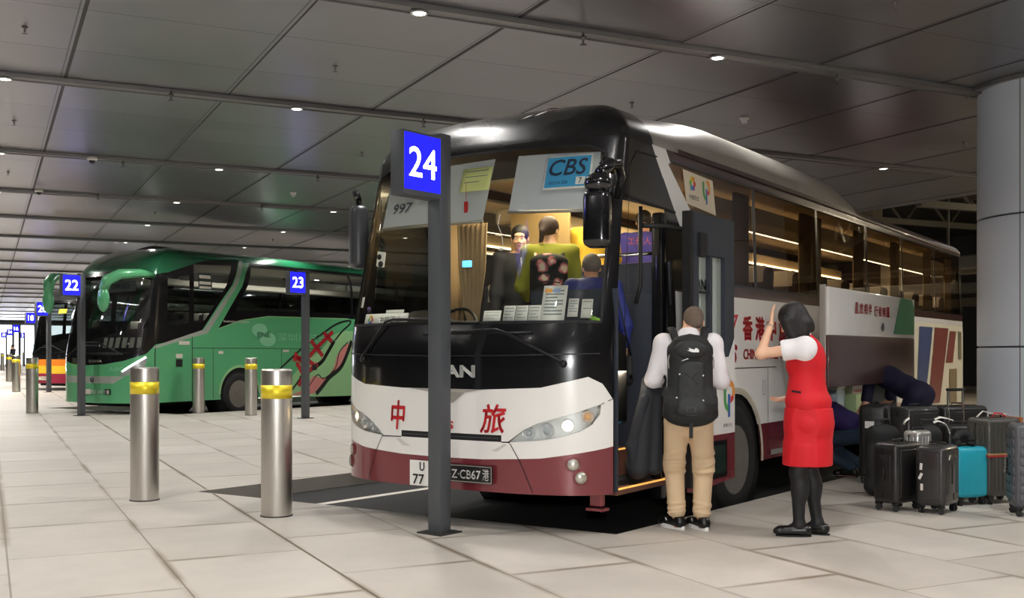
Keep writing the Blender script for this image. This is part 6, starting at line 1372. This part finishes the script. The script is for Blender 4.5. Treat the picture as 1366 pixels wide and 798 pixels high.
# soft black bags
def softbag(p, rz, w_, d, h, label, z=0):
    r = empty('travel_bag', p, rz, label, 'bag')
    sdf_obj('bag_body', [('c', (-w_/2+.08, 0, .09), (w_/2-.08, 0, .09), .085, .085, .05, (1, d/.17, 1)), ('c', (-w_/2+.09, 0, h-.08), (w_/2-.09, 0, h-.08), .075, .075, .05, (1, d/.18, 1)), ('e', (0, 0, h/2), (w_/2, d/2, h/2), None, .05), ('cut', (0, 0, .004), (0, 0, -1))], .010, M_bpk, r)
    mb = MB(); mb.tube([(-.08, 0, h-.01), (-.07, 0, h+.05), (.07, 0, h+.05), (.08, 0, h-.01)], .011, n=8); mb.build('handle', M_bpk2, r, True)
    mb = MB(); mb.tube([(-w_/2+.05, -d/2+.01, h*.72), (0, -d/2-.006, h*.78), (w_/2-.05, -d/2+.01, h*.72)], .004, n=6); mb.build('zip', M_silv, r); MB().box((0, -d/2-.004, h*.40), (w_*.6, .02, h*.3), bevel=.01).build('front_pocket', M_bpk2, r, auto=.8); return r
softbag((3.45, 9.92, 0), math.radians(20), .34, .22, .66, 'tall black soft bag with handles between the tall cases and the silver one')
softbag((3.86, 9.84, 0), math.radians(-10), .24, .2, .66, 'black soft bag with a curled white airline tag')
def ltag(p, pts, label):
    r = empty('airline_tag', p, 0, label, 'tag'); V, Fc = [], []
    for i, q in enumerate(pts): V += [(q[0], q[1]-.018, q[2]), (q[0], q[1]+.018, q[2]+.012)]; Fc += [(2*i-2, 2*i-1, 2*i+1, 2*i)] if i else []
    me = bpy.data.meshes.new('paper_loop'); me.from_pydata(V, [], Fc); me.update(); link('paper_loop', me, M_tagw, r, True).modifiers.new('s', 'SOLIDIFY').thickness = .002
ltag((3.83, 9.52, .60), [(-.06, 0, .10), (-.03, 0, .115), (.0, -.01, .11), (.04, -.01, .09), (.07, 0, .05), (.08, 0, .0)], 'long curled white airline tag above the graphite suitcase')
ltag((3.60, 9.70, .67), [(-.03, 0, .0), (-.02, 0, .03), (.0, 0, .045), (.02, 0, .06)], 'white square airline tag standing up on the tall soft bag')
ltag((3.98, 9.82, .70), [(-.08, 0, .01), (-.03, 0, .03), (.03, 0, .02), (.09, 0, .0)], 'flat white airline tag on the case with the chrome handle')
np_ = empty('neck_pillow', (3.86, 9.22, .605), .2, 'black neck pillow lying on the teal suitcase', 'pillow')
np_.location = (3.96, 9.33, .56); mb = MB(); mb.tube([(.075*math.cos(a), .02*math.sin(a), .065*math.sin(a)) for a in np.linspace(-.6, PI+.6, 16)], .034, n=12); mb.build('pillow_body', M_bpk, np_, True)
# ---- inside the luggage bay of the coach (own things)
def inbay(name, x, y, z, rz, label, cat, fn):
    X, Y = buspt(x, y); r = empty(name, (X, Y, WO[2]+z), WA+rz, label, cat); fn(r); return r
inbay('cool_box', 6.62, -.85, .56, .1, 'pale blue box at the front end of the luggage bay', 'box', lambda r: (MB().box((0, 0, .23), (.46, .36, .46), bevel=.03).build('box_body', mat('box_pale_blue', '#b6c9d6', .4), r, auto=.8), MB().box((0, 0, .49), (.48, .38, .06), bevel=.02).build('lid', M_tagw, r, auto=.8)))
inbay('carton', 7.75, -.72, .56, .05, 'white carton with small red print stacked in the luggage bay', 'box', lambda r: [MB().box((0, 0, .29), (.52, .36, .58), bevel=.004).build('carton_body', M_tagw, r)]+[shape_on('red_print', [rect(-.2+.11*i, .38+.09*j, -.14+.11*i, .42+.09*j) for i in range(4) for j in range(2)], plane_fn((0, -.182, 0), (1, 0, 0), (0, 0, 1)), M_red, r)])
inbay('green_crate', 7.12, -.98, .56, 0, 'pale green flat box on the edge of the luggage bay', 'box', lambda r: MB().box((0, 0, .19), (.42, .3, .38), bevel=.006).build('crate_body', mat('box_green', '#b9d09a', .5), r))
inbay('grey_case', 5.4, -.9, .56, 0, 'large slate grey flat case lying in the mouth of the luggage bay', 'case', lambda r: MB().box((0, 0, .18), (1.5, .5, .3), bevel=.03).build('case_body', mat('slate_case', '#3a434f', .55, var=.1), r, auto=.8))
inbay('suitcase', 7.0, -.2, .56, 0, 'dark suitcase lying deep in the luggage bay', 'suitcase', lambda r: MB().box((0, 0, .3), (.42, .5, .58), bevel=.05, seg=3).build('shell', M_k1, r, auto=.8))
